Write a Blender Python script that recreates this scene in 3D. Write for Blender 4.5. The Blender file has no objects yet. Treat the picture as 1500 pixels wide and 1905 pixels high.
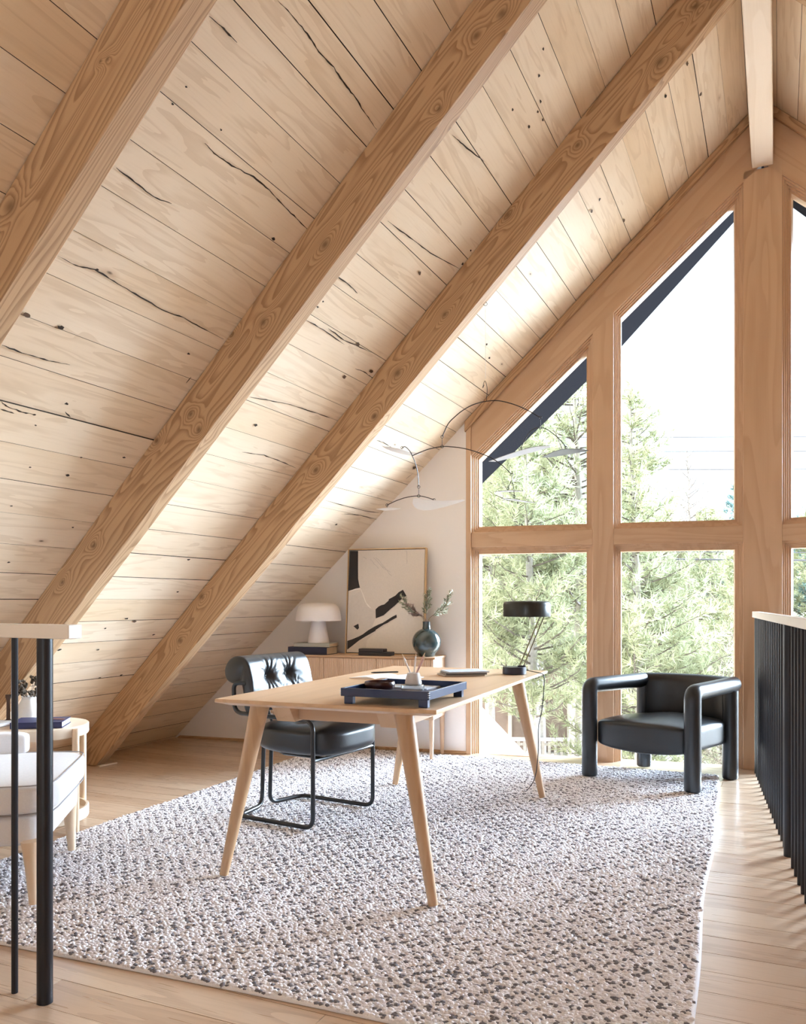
import bpy, math, random
import numpy as np
from mathutils import Vector, Matrix

rng = np.random.default_rng(7)
random.seed(7)
C = bpy.context.scene.collection
sc = bpy.context.scene

# ------------------------------------------------------------------ camera, sky, sun, exposure
cam_d = bpy.data.cameras.new('camera')
cam = bpy.data.objects.new('camera', cam_d)
C.objects.link(cam)
cam_d.sensor_fit = 'HORIZONTAL'
cam_d.sensor_width = 36.0
cam_d.lens = 36.0 * 1534.0 / 1500.0
cam_d.shift_y = (1120.0 - 952.5) / 1500.0
cam_d.clip_start = 0.05
cam_d.clip_end = 300
cam.location = (0, 0, 1.12)
cam.rotation_euler = (math.radians(90), 0, math.radians(24.48))
sc.camera = cam

world = bpy.data.worlds.new('sky')
sc.world = world
world.use_nodes = True
wt = world.node_tree
bg = wt.nodes['Background']
bg.inputs['Strength'].default_value = 1.0
SKY_BASE, SKY_GLOW = 0.42, 31.0
# hazy white sky; bright lobe added right of view to light the room
w_tc = wt.nodes.new('ShaderNodeTexCoord')
w_dot = wt.nodes.new('ShaderNodeVectorMath')
w_dot.operation = 'DOT_PRODUCT'
wt.links.new(w_tc.outputs['Generated'], w_dot.inputs[0])
w_dot.inputs[1].default_value = Vector((0.64, 0.76, 0.20)).normalized()
w_map = wt.nodes.new('ShaderNodeMapRange')
w_map.interpolation_type = 'SMOOTHSTEP'
w_map.inputs['From Min'].default_value = 0.88
w_map.inputs['From Max'].default_value = 1.0
wt.links.new(w_dot.outputs['Value'], w_map.inputs['Value'])
w_mix = wt.nodes.new('ShaderNodeMix')
w_mix.data_type = 'RGBA'
wt.links.new(w_map.outputs[0], w_mix.inputs[0])
w_mix.inputs[6].default_value = (SKY_BASE * 0.76, SKY_BASE * 0.88, SKY_BASE * 1.0, 1)
w_mix.inputs[7].default_value = (SKY_GLOW * 0.67, SKY_GLOW * 0.82, SKY_GLOW * 1.0, 1)
wt.links.new(w_mix.outputs[2], bg.inputs['Color'])

sun_d = bpy.data.lights.new('sun', 'SUN')
sun_d.energy = 3.6
sun_d.angle = math.radians(3)
sun_d.color = (1.0, 0.98, 0.95)
sun = bpy.data.objects.new('sun', sun_d)
C.objects.link(sun)
sun.rotation_euler = Vector((0.60, 0.25, -1.0)).to_track_quat('-Z', 'Y').to_euler()

sc.view_settings.view_transform = 'Standard'
sc.view_settings.look = 'None'
sc.view_settings.gamma = 1.0
sc.view_settings.use_curve_mapping = False
sc.view_settings.exposure = 2.40
sc.cycles.max_bounces = 12
sc.cycles.diffuse_bounces = 7
sc.cycles.glossy_bounces = 4
sc.cycles.transmission_bounces = 8
sc.cycles.transparent_max_bounces = 16
sc.cycles.use_denoising = True
sc.cycles.sample_clamp_indirect = 8.0
sc.cycles.caustics_reflective = False
sc.cycles.caustics_refractive = False

# ------------------------------------------------------------------ node helper
class NT:
    def __init__(s, name):
        s.m = bpy.data.materials.new(name)
        s.m.use_nodes = True
        s.t = s.m.node_tree
        s.t.nodes.clear()
        s.out = s.t.nodes.new('ShaderNodeOutputMaterial')
        s.tc = s.t.nodes.new('ShaderNodeTexCoord')
    def n(s, typ, ins=None, **kw):
        nd = s.t.nodes.new('ShaderNode' + typ)
        for k, v in kw.items():
            setattr(nd, k, v)
        for k, v in (ins or {}).items():
            s.put(nd.inputs[k], v)
        return nd
    def put(s, sock, v):
        if isinstance(v, bpy.types.NodeSocket):
            s.t.links.new(v, sock)
        elif isinstance(v, tuple) and len(v) == 3 and sock.type == 'RGBA':
            sock.default_value = (*v, 1)
        else:
            sock.default_value = v
    def math(s, op, a, b=None, c=None, clamp=False):
        nd = s.t.nodes.new('ShaderNodeMath')
        nd.operation = op
        nd.use_clamp = clamp
        for i, v in enumerate((a, b, c)):
            if v is not None:
                s.put(nd.inputs[i], v)
        return nd.outputs[0]
    def mix(s, f, a, b, blend='MIX'):
        nd = s.t.nodes.new('ShaderNodeMix')
        nd.data_type = 'RGBA'
        nd.blend_type = blend
        s.put(nd.inputs[0], f)
        s.put(nd.inputs[6], a)
        s.put(nd.inputs[7], b)
        return nd.outputs[2]
    def vscale(s, vec, sx, sy, sz):
        return s.n('Vector' + 'Math', {0: vec, 1: (sx, sy, sz)}, operation='MULTIPLY').outputs[0]
    def vadd(s, a, b):
        return s.n('VectorMath', {0: a, 1: b}, operation='ADD').outputs[0]
    def noise(s, vec, scale, detail=3, rough=0.5, dist=0.0):
        return s.n('TexNoise', {'Vector': vec, 'Scale': scale, 'Detail': detail, 'Roughness': rough, 'Distortion': dist}).outputs['Fac']
    def smooth(s, v, lo, hi):
        nd = s.n('MapRange', {'Value': v, 'From Min': lo, 'From Max': hi}, interpolation_type='SMOOTHSTEP')
        return nd.outputs[0]
    def attr(s, name):
        return s.n('Attribute', attribute_name=name)
    def bump(s, h, strength=0.3, dist=0.01):
        return s.n('Bump', {'Height': h, 'Strength': strength, 'Distance': dist}).outputs[0]
    def bsdf(s, **k):
        nd = s.t.nodes.new('ShaderNodeBsdfPrincipled')
        names = dict(color='Base Color', rough='Roughness', metal='Metallic', normal='Normal', spec='Specular IOR Level',
                     coat='Coat Weight', coat_rough='Coat Roughness', sheen='Sheen Weight', trans='Transmission Weight', ior='IOR')
        for a, v in k.items():
            s.put(nd.inputs[names[a]], v)
        s.t.links.new(nd.outputs[0], s.out.inputs[0])
        return nd

def plain(name, color, rough=0.5, metal=0.0, coat=0.0, bump=0.0, bscale=60.0, spec=0.5, var=0.06):
    t = NT(name)
    nz = t.noise(t.tc.outputs['Object'], bscale, 3)
    c2 = tuple(max(0, c * (1 - var * 2)) for c in color)
    col = t.mix(nz, c2, tuple(min(1, c * (1 + var)) for c in color))
    k = dict(color=col, rough=rough, metal=metal, coat=coat, spec=spec)
    if bump:
        k['normal'] = t.bump(nz, bump, 0.004)
    t.bsdf(**k)
    return t.m

def wood(name, light, dark, axis='X', scale=1.0, rings=7.0, rough=0.5, fiber=0.5, contrast=0.6, spec=0.4, knots=(), kplane='XZ', bump=0.15):
    """Wood whose grain runs along the object's axis; growth rings are contour lines of a stretched noise."""
    t = NT(name)
    o = t.tc.outputs['Object']
    sx = [6.0 * scale] * 3
    sx['XYZ'.index(axis)] = 0.55 * scale
    v = t.vscale(o, *sx)
    f = t.noise(v, 1.0, 2.0, 0.45, 0.3)
    sep = t.n('SeparateXYZ', {0: o})
    A, B = sep.outputs[kplane[0]], sep.outputs[kplane[1]]
    kmask = None
    for (ka, kb, kr) in knots:
        da = t.math('MULTIPLY', t.math('SUBTRACT', A, ka), 0.8 / kr)
        db = t.math('MULTIPLY', t.math('SUBTRACT', B, kb), 1.15 / kr)
        d2 = t.math('ADD', t.math('MULTIPLY', da, da), t.math('MULTIPLY', db, db))
        g = t.math('POWER', 2.718, t.math('MULTIPLY', d2, -0.35))
        f = t.math('ADD', f, t.math('MULTIPLY', g, 0.17))
        core = t.math('POWER', 2.718, t.math('MULTIPLY', d2, -3.0))
        kmask = core if kmask is None else t.math('MAXIMUM', kmask, core)
    r = t.math('FRACT', t.math('MULTIPLY', f, rings))
    line = t.smooth(r, 0.25, 0.92)
    fall = t.smooth(r, 0.92, 1.0)
    line = t.math('MULTIPLY', line, t.math('SUBTRACT', 1.0, fall))
    fx = [150.0] * 3
    fx['XYZ'.index(axis)] = 4.0
    fib = t.noise(t.vscale(o, *fx), 1.0, 2.0, 0.6)
    wide = t.noise(t.vscale(o, *[q * 0.25 for q in sx]), 1.0, 2.0)
    mixf = t.math('ADD', t.math('MULTIPLY', line, contrast), t.math('MULTIPLY', t.math('SUBTRACT', fib, 0.5), fiber), clamp=True)
    mid = tuple((a * 0.75 + b * 0.25) for a, b in zip(light, dark))
    col = t.mix(mixf, t.mix(t.smooth(wide, 0.3, 0.7), light, mid), dark)
    if kmask is not None:
        col = t.mix(t.math('MULTIPLY', kmask, 0.75), col, tuple(c * 0.45 for c in dark))
    t.bsdf(color=col, rough=rough, spec=spec, normal=t.bump(t.math('SUBTRACT', fib, t.math('MULTIPLY', line, 0.4)), bump, 0.002))
    return t.m

# ------------------------------------------------------------------ mesh builder
class MB:
    def __init__(s):
        s.v, s.f, s.mi = [], [], []
        s.cur = 0
    def add(s, vs, fs):
        o = len(s.v)
        s.v.extend([tuple(float(c) for c in p) for p in vs])
        for f in fs:
            s.f.append([o + i for i in f])
            s.mi.append(s.cur)
        return s
    def box(s, x0, x1, y0, y1, z0, z1):
        vs = [(x, y, z) for x in (x0, x1) for y in (y0, y1) for z in (z0, z1)]
        return s.add(vs, [(0, 1, 3, 2), (4, 6, 7, 5), (0, 4, 5, 1), (2, 3, 7, 6), (0, 2, 6, 4), (1, 5, 7, 3)])
    def hull8(s, lo, hi):
        """lo, hi: two matching polygons joined by side faces."""
        n = len(lo)
        fs = [tuple(range(n))[::-1], tuple(range(n, 2 * n))]
        fs += [(i, (i + 1) % n, n + (i + 1) % n, n + i) for i in range(n)]
        return s.add(list(lo) + list(hi), fs)
    def rings(s, rs, close=False, cap=True):
        n = len(rs[0])
        vs = [p for r in rs for p in r]
        fs = []
        m = len(rs)
        for j in range(m if close else m - 1):
            a, b = j * n, ((j + 1) % m) * n
            fs += [(a + i, a + (i + 1) % n, b + (i + 1) % n, b + i) for i in range(n)]
        if cap and not close:
            fs.append(tuple(range(n))[::-1])
            fs.append(tuple(range((m - 1) * n, m * n)))
        return s.add(vs, fs)
    def tube(s, path, r, seg=10, close=False, cap=True):
        P = [Vector(p) for p in path]
        m = len(P)
        rad = r if isinstance(r, (list, tuple)) else [r] * m
        tang = []
        for i in range(m):
            a = P[i - 1] if (i > 0 or close) else P[i]
            b = P[(i + 1) % m] if (i < m - 1 or close) else P[i]
            tg = (b - a)
            tang.append(tg.normalized() if tg.length > 1e-9 else Vector((0, 0, 1)))
        u = tang[0].orthogonal().normalized()
        rs = []
        for i in range(m):
            u = (u - tang[i] * u.dot(tang[i]))
            u = u.normalized() if u.length > 1e-6 else tang[i].orthogonal().normalized()
            w = tang[i].cross(u)
            rs.append([P[i] + (u * math.cos(2 * math.pi * k / seg) + w * math.sin(2 * math.pi * k / seg)) * rad[i] for k in range(seg)])
        return s.rings(rs, close, cap)
    def lathe(s, prof, c=(0, 0, 0), seg=40, cap=True, sx=1.0, sy=1.0):
        rs = [[(c[0] + r * sx * math.cos(2 * math.pi * k / seg), c[1] + r * sy * math.sin(2 * math.pi * k / seg), c[2] + z) for k in range(seg)] for r, z in prof]
        return s.rings(rs, False, cap)
    def torus(s, c, R, r, axis='Y', seg=14, seg2=6):
        pts = []
        for k in range(seg):
            a = 2 * math.pi * k / seg
            ca, sa = R * math.cos(a), R * math.sin(a)
            pts.append({'Y': (c[0] + ca, c[1], c[2] + sa), 'Z': (c[0] + ca, c[1] + sa, c[2]), 'X': (c[0], c[1] + ca, c[2] + sa)}[axis])
        return s.tube(pts, r, seg2, close=True)
    def ball(s, c, r, seg=16, rin=10, sx=1, sy=1, sz=1):
        prof = [(max(1e-4, r * math.sin(math.pi * i / rin)), -r * math.cos(math.pi * i / rin)) for i in range(rin + 1)]
        rs = [[(c[0] + a * sx * math.cos(2 * math.pi * k / seg), c[1] + a * sy * math.sin(2 * math.pi * k / seg), c[2] + z * sz) for k in range(seg)] for a, z in prof]
        return s.rings(rs, False, True)
    def grid(s, P):
        """P: 2-D list of points -> quads."""
        a, b = len(P), len(P[0])
        return s.add([p for row in P for p in row], [(i * b + j, (i + 1) * b + j, (i + 1) * b + j + 1, i * b + j + 1) for i in range(a - 1) for j in range(b - 1)])
    def build(s, name, mats, parent=None, smooth=True, ang=35, bevel=0.0, mat=None, bseg=2, sub=0):
        me = bpy.data.meshes.new(name)
        me.from_pydata(s.v, [], s.f)
        if not isinstance(mats, (list, tuple)):
            mats = [mats]
        for q in mats:
            me.materials.append(q)
        if len(mats) > 1:
            me.polygons.foreach_set('material_index', s.mi)
        me.update()
        fix_normals(me)
        if smooth:
            me.shade_smooth()
            me.set_sharp_from_angle(angle=math.radians(ang))
        o = bpy.data.objects.new(name, me)
        C.objects.link(o)
        if parent is not None:
            o.parent = parent
        if mat is not None:
            o.matrix_world = mat
        if bevel:
            md = o.modifiers.new('bevel', 'BEVEL')
            md.width = bevel
            md.segments = bseg
            md.limit_method = 'ANGLE'
            md.angle_limit = math.radians(30)
            md.harden_normals = False
        if sub:
            md = o.modifiers.new('subsurf', 'SUBSURF')
            md.levels = sub
            md.render_levels = sub
        return o

def fix_normals(me):
    import bmesh
    bm = bmesh.new()
    bm.from_mesh(me)
    bmesh.ops.recalc_face_normals(bm, faces=bm.faces)
    bm.to_mesh(me)
    bm.free()

def raw_mesh(name, verts, loops, starts, totals, mats, parent=None, smooth=False, mat_idx=None):
    me = bpy.data.meshes.new(name)
    me.vertices.add(len(verts))
    me.vertices.foreach_set('co', np.asarray(verts, dtype=np.float32).ravel())
    me.loops.add(len(loops))
    me.loops.foreach_set('vertex_index', np.asarray(loops, dtype=np.int32))
    me.polygons.add(len(starts))
    me.polygons.foreach_set('loop_start', np.asarray(starts, dtype=np.int32))
    me.polygons.foreach_set('loop_total', np.asarray(totals, dtype=np.int32))
    for q in mats:
        me.materials.append(q)
    if mat_idx is not None:
        me.polygons.foreach_set('material_index', np.asarray(mat_idx, dtype=np.int32))
    me.update()
    me.validate()
    if smooth:
        me.shade_smooth()
    else:
        me.shade_flat()
    o = bpy.data.objects.new(name, me)
    C.objects.link(o)
    if parent is not None:
        o.parent = parent
    return o

def tag(o, label, cat, group=None, kind=None):
    o['label'] = label
    o['category'] = cat
    if group:
        o['group'] = group
    if kind:
        o['kind'] = kind
    return o

def thing(name, label, cat, loc=(0, 0, 0), rz=0.0, group=None):
    o = bpy.data.objects.new(name, None)
    o.empty_display_size = 0.1
    C.objects.link(o)
    o.location = loc
    o.rotation_euler = (0, 0, rz)
    return tag(o, label, cat, group)

def struct(o, label=None):
    o['kind'] = 'structure'
    if label:
        o['label'] = label
    return o

def copy_tree(o, parent=None):
    c = o.copy()
    C.objects.link(c)
    if parent is not None:
        c.parent = parent
    for ch in list(o.children):
        copy_tree(ch, c)
    return c

def frame(o, x, y, z):
    return Matrix(((x[0], y[0], z[0], o[0]), (x[1], y[1], z[1], o[1]), (x[2], y[2], z[2], o[2]), (0, 0, 0, 1)))

def build_along(mb, name, m, d, **k):
    """Build a board whose own x axis runs along d, so that its grain does too."""
    d = Vector(d).normalized()
    y = Vector((0, 0, 1)).cross(d).normalized()
    z = d.cross(y)
    o = sum((Vector(p) for p in mb.v), Vector()) / len(mb.v)
    F = frame(o, d, y, z)
    inv = F.inverted()
    mb.v = [tuple(inv @ Vector(p)) for p in mb.v]
    return mb.build(name, m, mat=F, **k)

def fillet(pts, r, n=6):
    P = [Vector(p) for p in pts]
    out = [P[0]]
    for i in range(1, len(P) - 1):
        a, b, c = P[i - 1], P[i], P[i + 1]
        d1, d2 = (a - b), (c - b)
        l = min(r, d1.length * 0.49, d2.length * 0.49)
        p1, p2 = b + d1.normalized() * l, b + d2.normalized() * l
        for k in range(n + 1):
            t = k / n
            out.append(p1 * (1 - t) ** 2 + b * 2 * t * (1 - t) + p2 * t * t)
    out.append(P[-1])
    return out

def smooth_path(pts, n=6):
    P = [Vector(p) for p in pts]
    P = [P[0] * 2 - P[1]] + P + [P[-1] * 2 - P[-2]]
    out = []
    for i in range(1, len(P) - 2):
        for k in range(n):
            t = k / n
            out.append(0.5 * ((2 * P[i]) + (P[i + 1] - P[i - 1]) * t + (2 * P[i - 1] - 5 * P[i] + 4 * P[i + 1] - P[i + 2]) * t * t + (-P[i - 1] + 3 * P[i] - 3 * P[i + 1] + P[i + 2]) * t ** 3))
    out.append(P[-2])
    return out

def soft_box(sx, sy, sz, p=5.0, n=14, warp=None):
    """Cushion: a cube rounded with a p-norm, optionally warped point by point."""
    mb = MB()
    lin = [-1 + 2 * i / n for i in range(n + 1)]
    lin = [math.copysign(abs(a) ** 0.8, a) for a in lin]
    def f(x, y, z):
        m = max(abs(x), abs(y), abs(z))
        k = (abs(x) ** p + abs(y) ** p + abs(z) ** p) ** (1 / p)
        q = (x * m / k * sx / 2, y * m / k * sy / 2, z * m / k * sz / 2)
        return warp(*q) if warp else q
    for ax in range(3):
        for sgn in (-1, 1):
            P = []
            for a in lin:
                row = []
                for b in lin:
                    c = [0, 0, 0]
                    c[ax] = sgn
                    c[(ax + 1) % 3] = a
                    c[(ax + 2) % 3] = b
                    row.append(f(*c))
                P.append(row)
            mb.grid(P)
    weld(mb)
    return mb

def weld(mb, eps=1e-5):
    key, mp, nv = {}, [], []
    for p in mb.v:
        k = tuple(round(c / eps) for c in p)
        if k not in key:
            key[k] = len(nv)
            nv.append(p)
        mp.append(key[k])
    mb.v = nv
    nf, nm = [], []
    for f, m in zip(mb.f, mb.mi):
        g = []
        for i in f:
            if mp[i] not in g:
                g.append(mp[i])
        if len(g) >= 3:
            nf.append(g)
            nm.append(m)
    mb.f, mb.mi = nf, nm
# ------------------------------------------------------------------ measured outlines (metres / picture fractions)
WIRE = {
    'string': [(0, 0, -0.003), (0, 0, -0.391)],
    'hook': [(-0.006, 0, -0.421), (-0.015, 0, -0.439), (-0.003, 0, -0.4), (0.009, 0, -0.439), (0.006, 0, -0.51)],
    'arm_big': [(-0.239, 0, -0.708), (-0.205, 0, -0.637), (-0.166, 0, -0.596), (-0.125, 0, -0.563), (-0.071, 0, -0.533), (0, 0, -0.513), (0.077, 0, -0.51), (0.166, 0, -0.533), (0.24, 0, -0.566), (0.303, 0, -0.603)],
    'arm_mid': [(-0.404, -0.02, -0.817), (-0.362, -0.02, -0.798), (-0.309, -0.02, -0.779), (-0.24, -0.02, -0.766), (-0.191, -0.02, -0.767), (-0.132, -0.02, -0.774), (-0.073, -0.02, -0.788), (-0.02, -0.02, -0.807), (0.03, -0.02, -0.828), (0.09, -0.02, -0.869), (0.143, -0.02, -0.919)],
    'link1': [(-0.239, -0.01, -0.71), (-0.239, -0.01, -0.764)],
    'arm_left': [(-0.46, -0.02, -0.772), (-0.442, -0.02, -0.767), (-0.418, -0.02, -0.789), (-0.404, -0.02, -0.816), (-0.389, -0.02, -0.851), (-0.374, -0.02, -0.91), (-0.368, -0.02, -0.987)],
    'link2': [(-0.368, -0.02, -0.987), (-0.368, -0.02, -1.037)],
    'arm_low': [(-0.542, -0.02, -1.087), (-0.486, -0.02, -1.061), (-0.427, -0.02, -1.043), (-0.368, -0.02, -1.037), (-0.324, -0.02, -1.045), (-0.284, -0.02, -1.058)],
    'link3': [(0.306, 0.01, -0.601), (0.306, 0.01, -0.656)],
    'arm_right': [(0.199, 0.02, -0.767), (0.216, 0.02, -0.731), (0.243, 0.02, -0.684), (0.273, 0.02, -0.66), (0.307, 0.02, -0.654), (0.342, 0.02, -0.663), (0.392, 0.02, -0.699), (0.425, 0.02, -0.731), (0.449, 0.02, -0.764)],
    'link4': [(0.143, -0.02, -0.919), (0.143, -0.02, -0.961)],
    'arm_small': [(0.122, -0.02, -0.996), (0.131, -0.02, -0.972), (0.143, -0.02, -0.961), (0.152, -0.02, -0.987), (0.157, -0.02, -1.04)],
    'drop1': [(-0.542, -0.02, -1.087), (-0.542, -0.02, -1.108)],
    'drop2': [(0.199, 0.02, -0.767), (0.202, 0.02, -0.779)],
    'drop3': [(0.449, 0.02, -0.764), (0.449, 0.02, -0.776)],
    'drop4': [(0.122, -0.02, -0.996), (0.122, -0.02, -1.011)],
    'drop5': [(0.157, -0.02, -1.04), (0.157, -0.02, -1.061)],
    'drop6': [(-0.46, -0.02, -0.772), (-0.463, -0.02, -0.783)],
    'drop7': [(-0.284, -0.02, -1.058), (-0.285, -0.02, -1.064)],
}
BLADE = {
    'b_small': [(-0.601, -0.02, -1.11), (-0.559, -0.046, -1.107), (-0.516, -0.054, -1.106), (-0.466, -0.033, -1.108), (-0.501, -0.003, -1.112), (-0.555, 0.015, -1.114)],
    'b_big': [(-0.399, -0.062, -1.057), (-0.401, 0.001, -1.076), (-0.391, 0.043, -1.089), (-0.372, 0.077, -1.099), (-0.339, 0.092, -1.104), (-0.296, 0.087, -1.102), (-0.252, 0.065, -1.095), (-0.212, 0.04, -1.088), (-0.16, 0.001, -1.076), (-0.115, -0.039, -1.064), (-0.134, -0.051, -1.061), (-0.177, -0.041, -1.064), (-0.216, -0.034, -1.066), (-0.284, -0.039, -1.064), (-0.343, -0.053, -1.06), (-0.375, -0.065, -1.057)],
    'b_top': [(-0.57, -0.088, -0.776), (-0.512, -0.062, -0.78), (-0.463, -0.032, -0.784), (-0.415, 0.013, -0.791), (-0.344, 0.035, -0.794), (-0.372, 0.062, -0.798), (-0.42, 0.065, -0.799), (-0.469, 0.038, -0.795), (-0.516, -0.002, -0.789), (-0.55, -0.047, -0.782)],
    'b_gray': [(0.034, 0.156, -0.818), (0.09, 0.096, -0.805), (0.137, 0.05, -0.795), (0.185, 0.005, -0.785), (0.232, -0.032, -0.777), (0.275, -0.053, -0.772), (0.313, -0.061, -0.77), (0.344, -0.063, -0.77), (0.354, -0.041, -0.774), (0.313, -0.01, -0.781), (0.259, 0.027, -0.79), (0.212, 0.065, -0.798), (0.125, 0.127, -0.812), (0.072, 0.161, -0.819)],
    'b_dark': [(0.326, 0.104, -0.803), (0.354, 0.056, -0.795), (0.384, 0.012, -0.787), (0.413, -0.013, -0.782), (0.443, -0.027, -0.78), (0.485, -0.024, -0.78), (0.524, -0.018, -0.781), (0.57, 0.001, -0.785), (0.525, 0.031, -0.79), (0.486, 0.053, -0.794), (0.443, 0.073, -0.798), (0.391, 0.099, -0.802), (0.358, 0.11, -0.804)],
    'b_thin': [(0.046, -0.007, -1.013), (0.088, -0.033, -1.011), (0.131, -0.045, -1.009), (0.179, -0.037, -1.01), (0.207, -0.024, -1.012), (0.165, -0.007, -1.013), (0.107, 0.001, -1.014)],
    'b_thin2': [(0.083, -0.031, -1.053), (0.116, -0.045, -1.054), (0.16, -0.04, -1.058), (0.222, -0.019, -1.066), (0.287, 0.001, -1.073), (0.241, 0.008, -1.071), (0.181, -0.001, -1.065), (0.12, -0.014, -1.058)],
}
ART = {
    'black_corner': [(0.003, 0.998), (0.115, 0.996), (0.119, 0.865), (0.126, 0.723), (0.139, 0.673), (0.155, 0.633), (0.092, 0.624), (0.05, 0.612), (0.001, 0.603)],
    'band_hi': [(0.373, 0.421), (0.41, 0.448), (0.451, 0.463), (0.486, 0.469), (0.541, 0.505), (0.547, 0.521), (0.631, 0.555), (0.672, 0.587), (0.728, 0.611), (0.776, 0.552), (0.716, 0.522), (0.627, 0.458), (0.565, 0.42), (0.483, 0.364), (0.379, 0.334)],
    'band_lo': [(0.006, 0.112), (0.076, 0.13), (0.158, 0.156), (0.212, 0.178), (0.28, 0.217), (0.348, 0.247), (0.417, 0.274), (0.472, 0.29), (0.54, 0.323), (0.595, 0.35), (0.651, 0.371), (0.656, 0.344), (0.569, 0.308), (0.535, 0.29), (0.486, 0.274), (0.384, 0.223), (0.378, 0.212), (0.241, 0.154), (0.16, 0.116), (0.086, 0.072), (0.008, 0.027)],
    'chip': [(0.083, 0.256), (0.147, 0.28), (0.158, 0.239), (0.138, 0.222)],
    'white1': [(0.155, 0.629), (0.17, 0.618), (0.208, 0.558), (0.247, 0.487), (0.291, 0.438), (0.319, 0.429), (0.269, 0.449), (0.225, 0.503), (0.193, 0.569), (0.163, 0.618), (0.093, 0.611), (0.023, 0.598), (0.022, 0.606), (0.095, 0.624)],
    'pale_lo': [(0.373, 0.328), (0.483, 0.355), (0.565, 0.409), (0.73, 0.511), (0.787, 0.511), (0.901, 0.424), (0.994, 0.316), (1, 0.005), (0.248, 0.001), (0.27, 0.121), (0.392, 0.209), (0.659, 0.339), (0.65, 0.373), (0.417, 0.276), (0.334, 0.252)],
    'tan': [(0.081, 0.559), (0.164, 0.602), (0.225, 0.492), (0.298, 0.427), (0.369, 0.405), (0.373, 0.328), (0.334, 0.252), (0.266, 0.214), (0.158, 0.159), (0.007, 0.121), (0.011, 0.428), (0.018, 0.559)],
}
CRACKS = [
    [(2.258, 4.338), (2.348, 4.345), (2.437, 4.343), (2.526, 4.335), (2.628, 4.34), (2.72, 4.332), (2.808, 4.331), (2.913, 4.32), (3.017, 4.314)],
    [(2.082, 3.613), (2.174, 3.607), (2.272, 3.6), (2.354, 3.614)],
    [(2.07, 3.257), (2.153, 3.256), (2.229, 3.272), (2.328, 3.263), (2.445, 3.256), (2.605, 3.244), (2.729, 3.252), (2.875, 3.246), (3.01, 3.243)],
    [(2.075, 4.155), (2.144, 4.159), (2.215, 4.159)],
    [(2.329, 3.85), (2.403, 3.842), (2.487, 3.847), (2.606, 3.864), (2.714, 3.864), (2.845, 3.85), (2.958, 3.842), (3.053, 3.835)],
    [(3.428, 3.033), (3.572, 3.054), (3.753, 3.076), (4.019, 3.088), (4.262, 3.093)],
    [(4.038, 3.412), (4.123, 3.421), (4.23, 3.416), (4.269, 3.413)],
    [(3.664, 2.725), (3.85, 2.742), (3.991, 2.736), (4.213, 2.718)],
    [(4.778, 2.545), (5.051, 2.536), (5.386, 2.531), (5.592, 2.543)],
    [(2.071, 2.878), (2.16, 2.873), (2.28, 2.876), (2.376, 2.888)],
    [(2.195, 2.657), (2.233, 2.641), (2.306, 2.634), (2.356, 2.635)],
    [(3.365, 3.754), (3.524, 3.754), (3.619, 3.746)],
    [(4.791, 3.072), (4.883, 3.075), (5.058, 3.063)],
    [(5.135, 2.471), (5.363, 2.485), (5.64, 2.477)],
    [(2.486, 2.683), (2.526, 2.666)],
    [(5.561, 2.878), (5.595, 2.937)],
    [(2.983, 3.021), (2.979, 2.983)],
    [(2.215, 2.623), (2.278, 2.619)],
    [(3.6, 3.524), (3.78, 3.515), (4.065, 3.534)],
    [(3.452, 4.089), (3.671, 4.105), (3.913, 4.123), (4.25, 4.173)],
    [(3.448, 4.544), (3.559, 4.558), (3.786, 4.595)],
    [(3.371, 3.502), (3.569, 3.506), (3.805, 3.496)],
]
KNOTS = [
    (2.096, 3.017, 0.016),
    (2.243, 3.019, 0.014),
    (2.142, 3.951, 0.006),
    (2.134, 3.883, 0.006),
    (2.356, 3.919, 0.006),
    (2.895, 3.723, 0.012),
    (2.239, 3.276, 0.008),
    (2.881, 3.117, 0.008),
    (2.469, 2.721, 0.01),
    (2.363, 2.636, 0.007),
    (2.397, 2.59, 0.006),
    (2.702, 2.38, 0.012),
    (2.497, 2.387, 0.006),
    (2.707, 2.485, 0.006),
    (2.933, 2.532, 0.009),
    (3.421, 3.585, 0.008),
    (3.907, 3.533, 0.018),
    (3.95, 4.015, 0.016),
    (3.851, 4.964, 0.01),
    (3.707, 5.008, 0.011),
    (3.706, 4.831, 0.009),
    (3.907, 4.86, 0.012),
    (3.888, 4.931, 0.01),
    (3.967, 4.935, 0.01),
    (3.604, 5.075, 0.009),
    (4.78, 5.778, 0.016),
    (5.167, 5.833, 0.018),
    (5.031, 5.032, 0.014),
    (5.051, 4.958, 0.017),
    (5.515, 5.12, 0.017),
    (3.77, 1.449, 0.014),
    (3.655, 1.371, 0.01),
    (3.734, 1.184, 0.01),
    (3.857, 1.423, 0.017),
    (3.427, 1.207, 0.013),
    (4.126, 1.293, 0.012),
    (4.002, 3.344, 0.019),
    (4.192, 3.443, 0.018),
    (3.612, 2.898, 0.013),
    (5.148, 2.369, 0.015),
    (4.829, 5.609, 0.014),
    (4.214, 4.28, 0.009),
    (4.236, 4.202, 0.011),
    (5.3, 3.916, 0.013),
    (5.132, 3.97, 0.012),
    (3.43, 3.62, 0.008),
    (5.545, 2.98, 0.024),
    (3.941, 0.912, 0.011),
    (4.125, 0.916, 0.012),
    (2.71, 1.847, 0.008),
    (2.927, 2.092, 0.007),
    (2.531, 2.173, 0.006),
    (3.345, 2.139, 0.008),
    (3.199, 2.519, 0.009),
    (4.033, 1.677, 0.011),
    (3.903, 1.943, 0.013),
]
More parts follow.
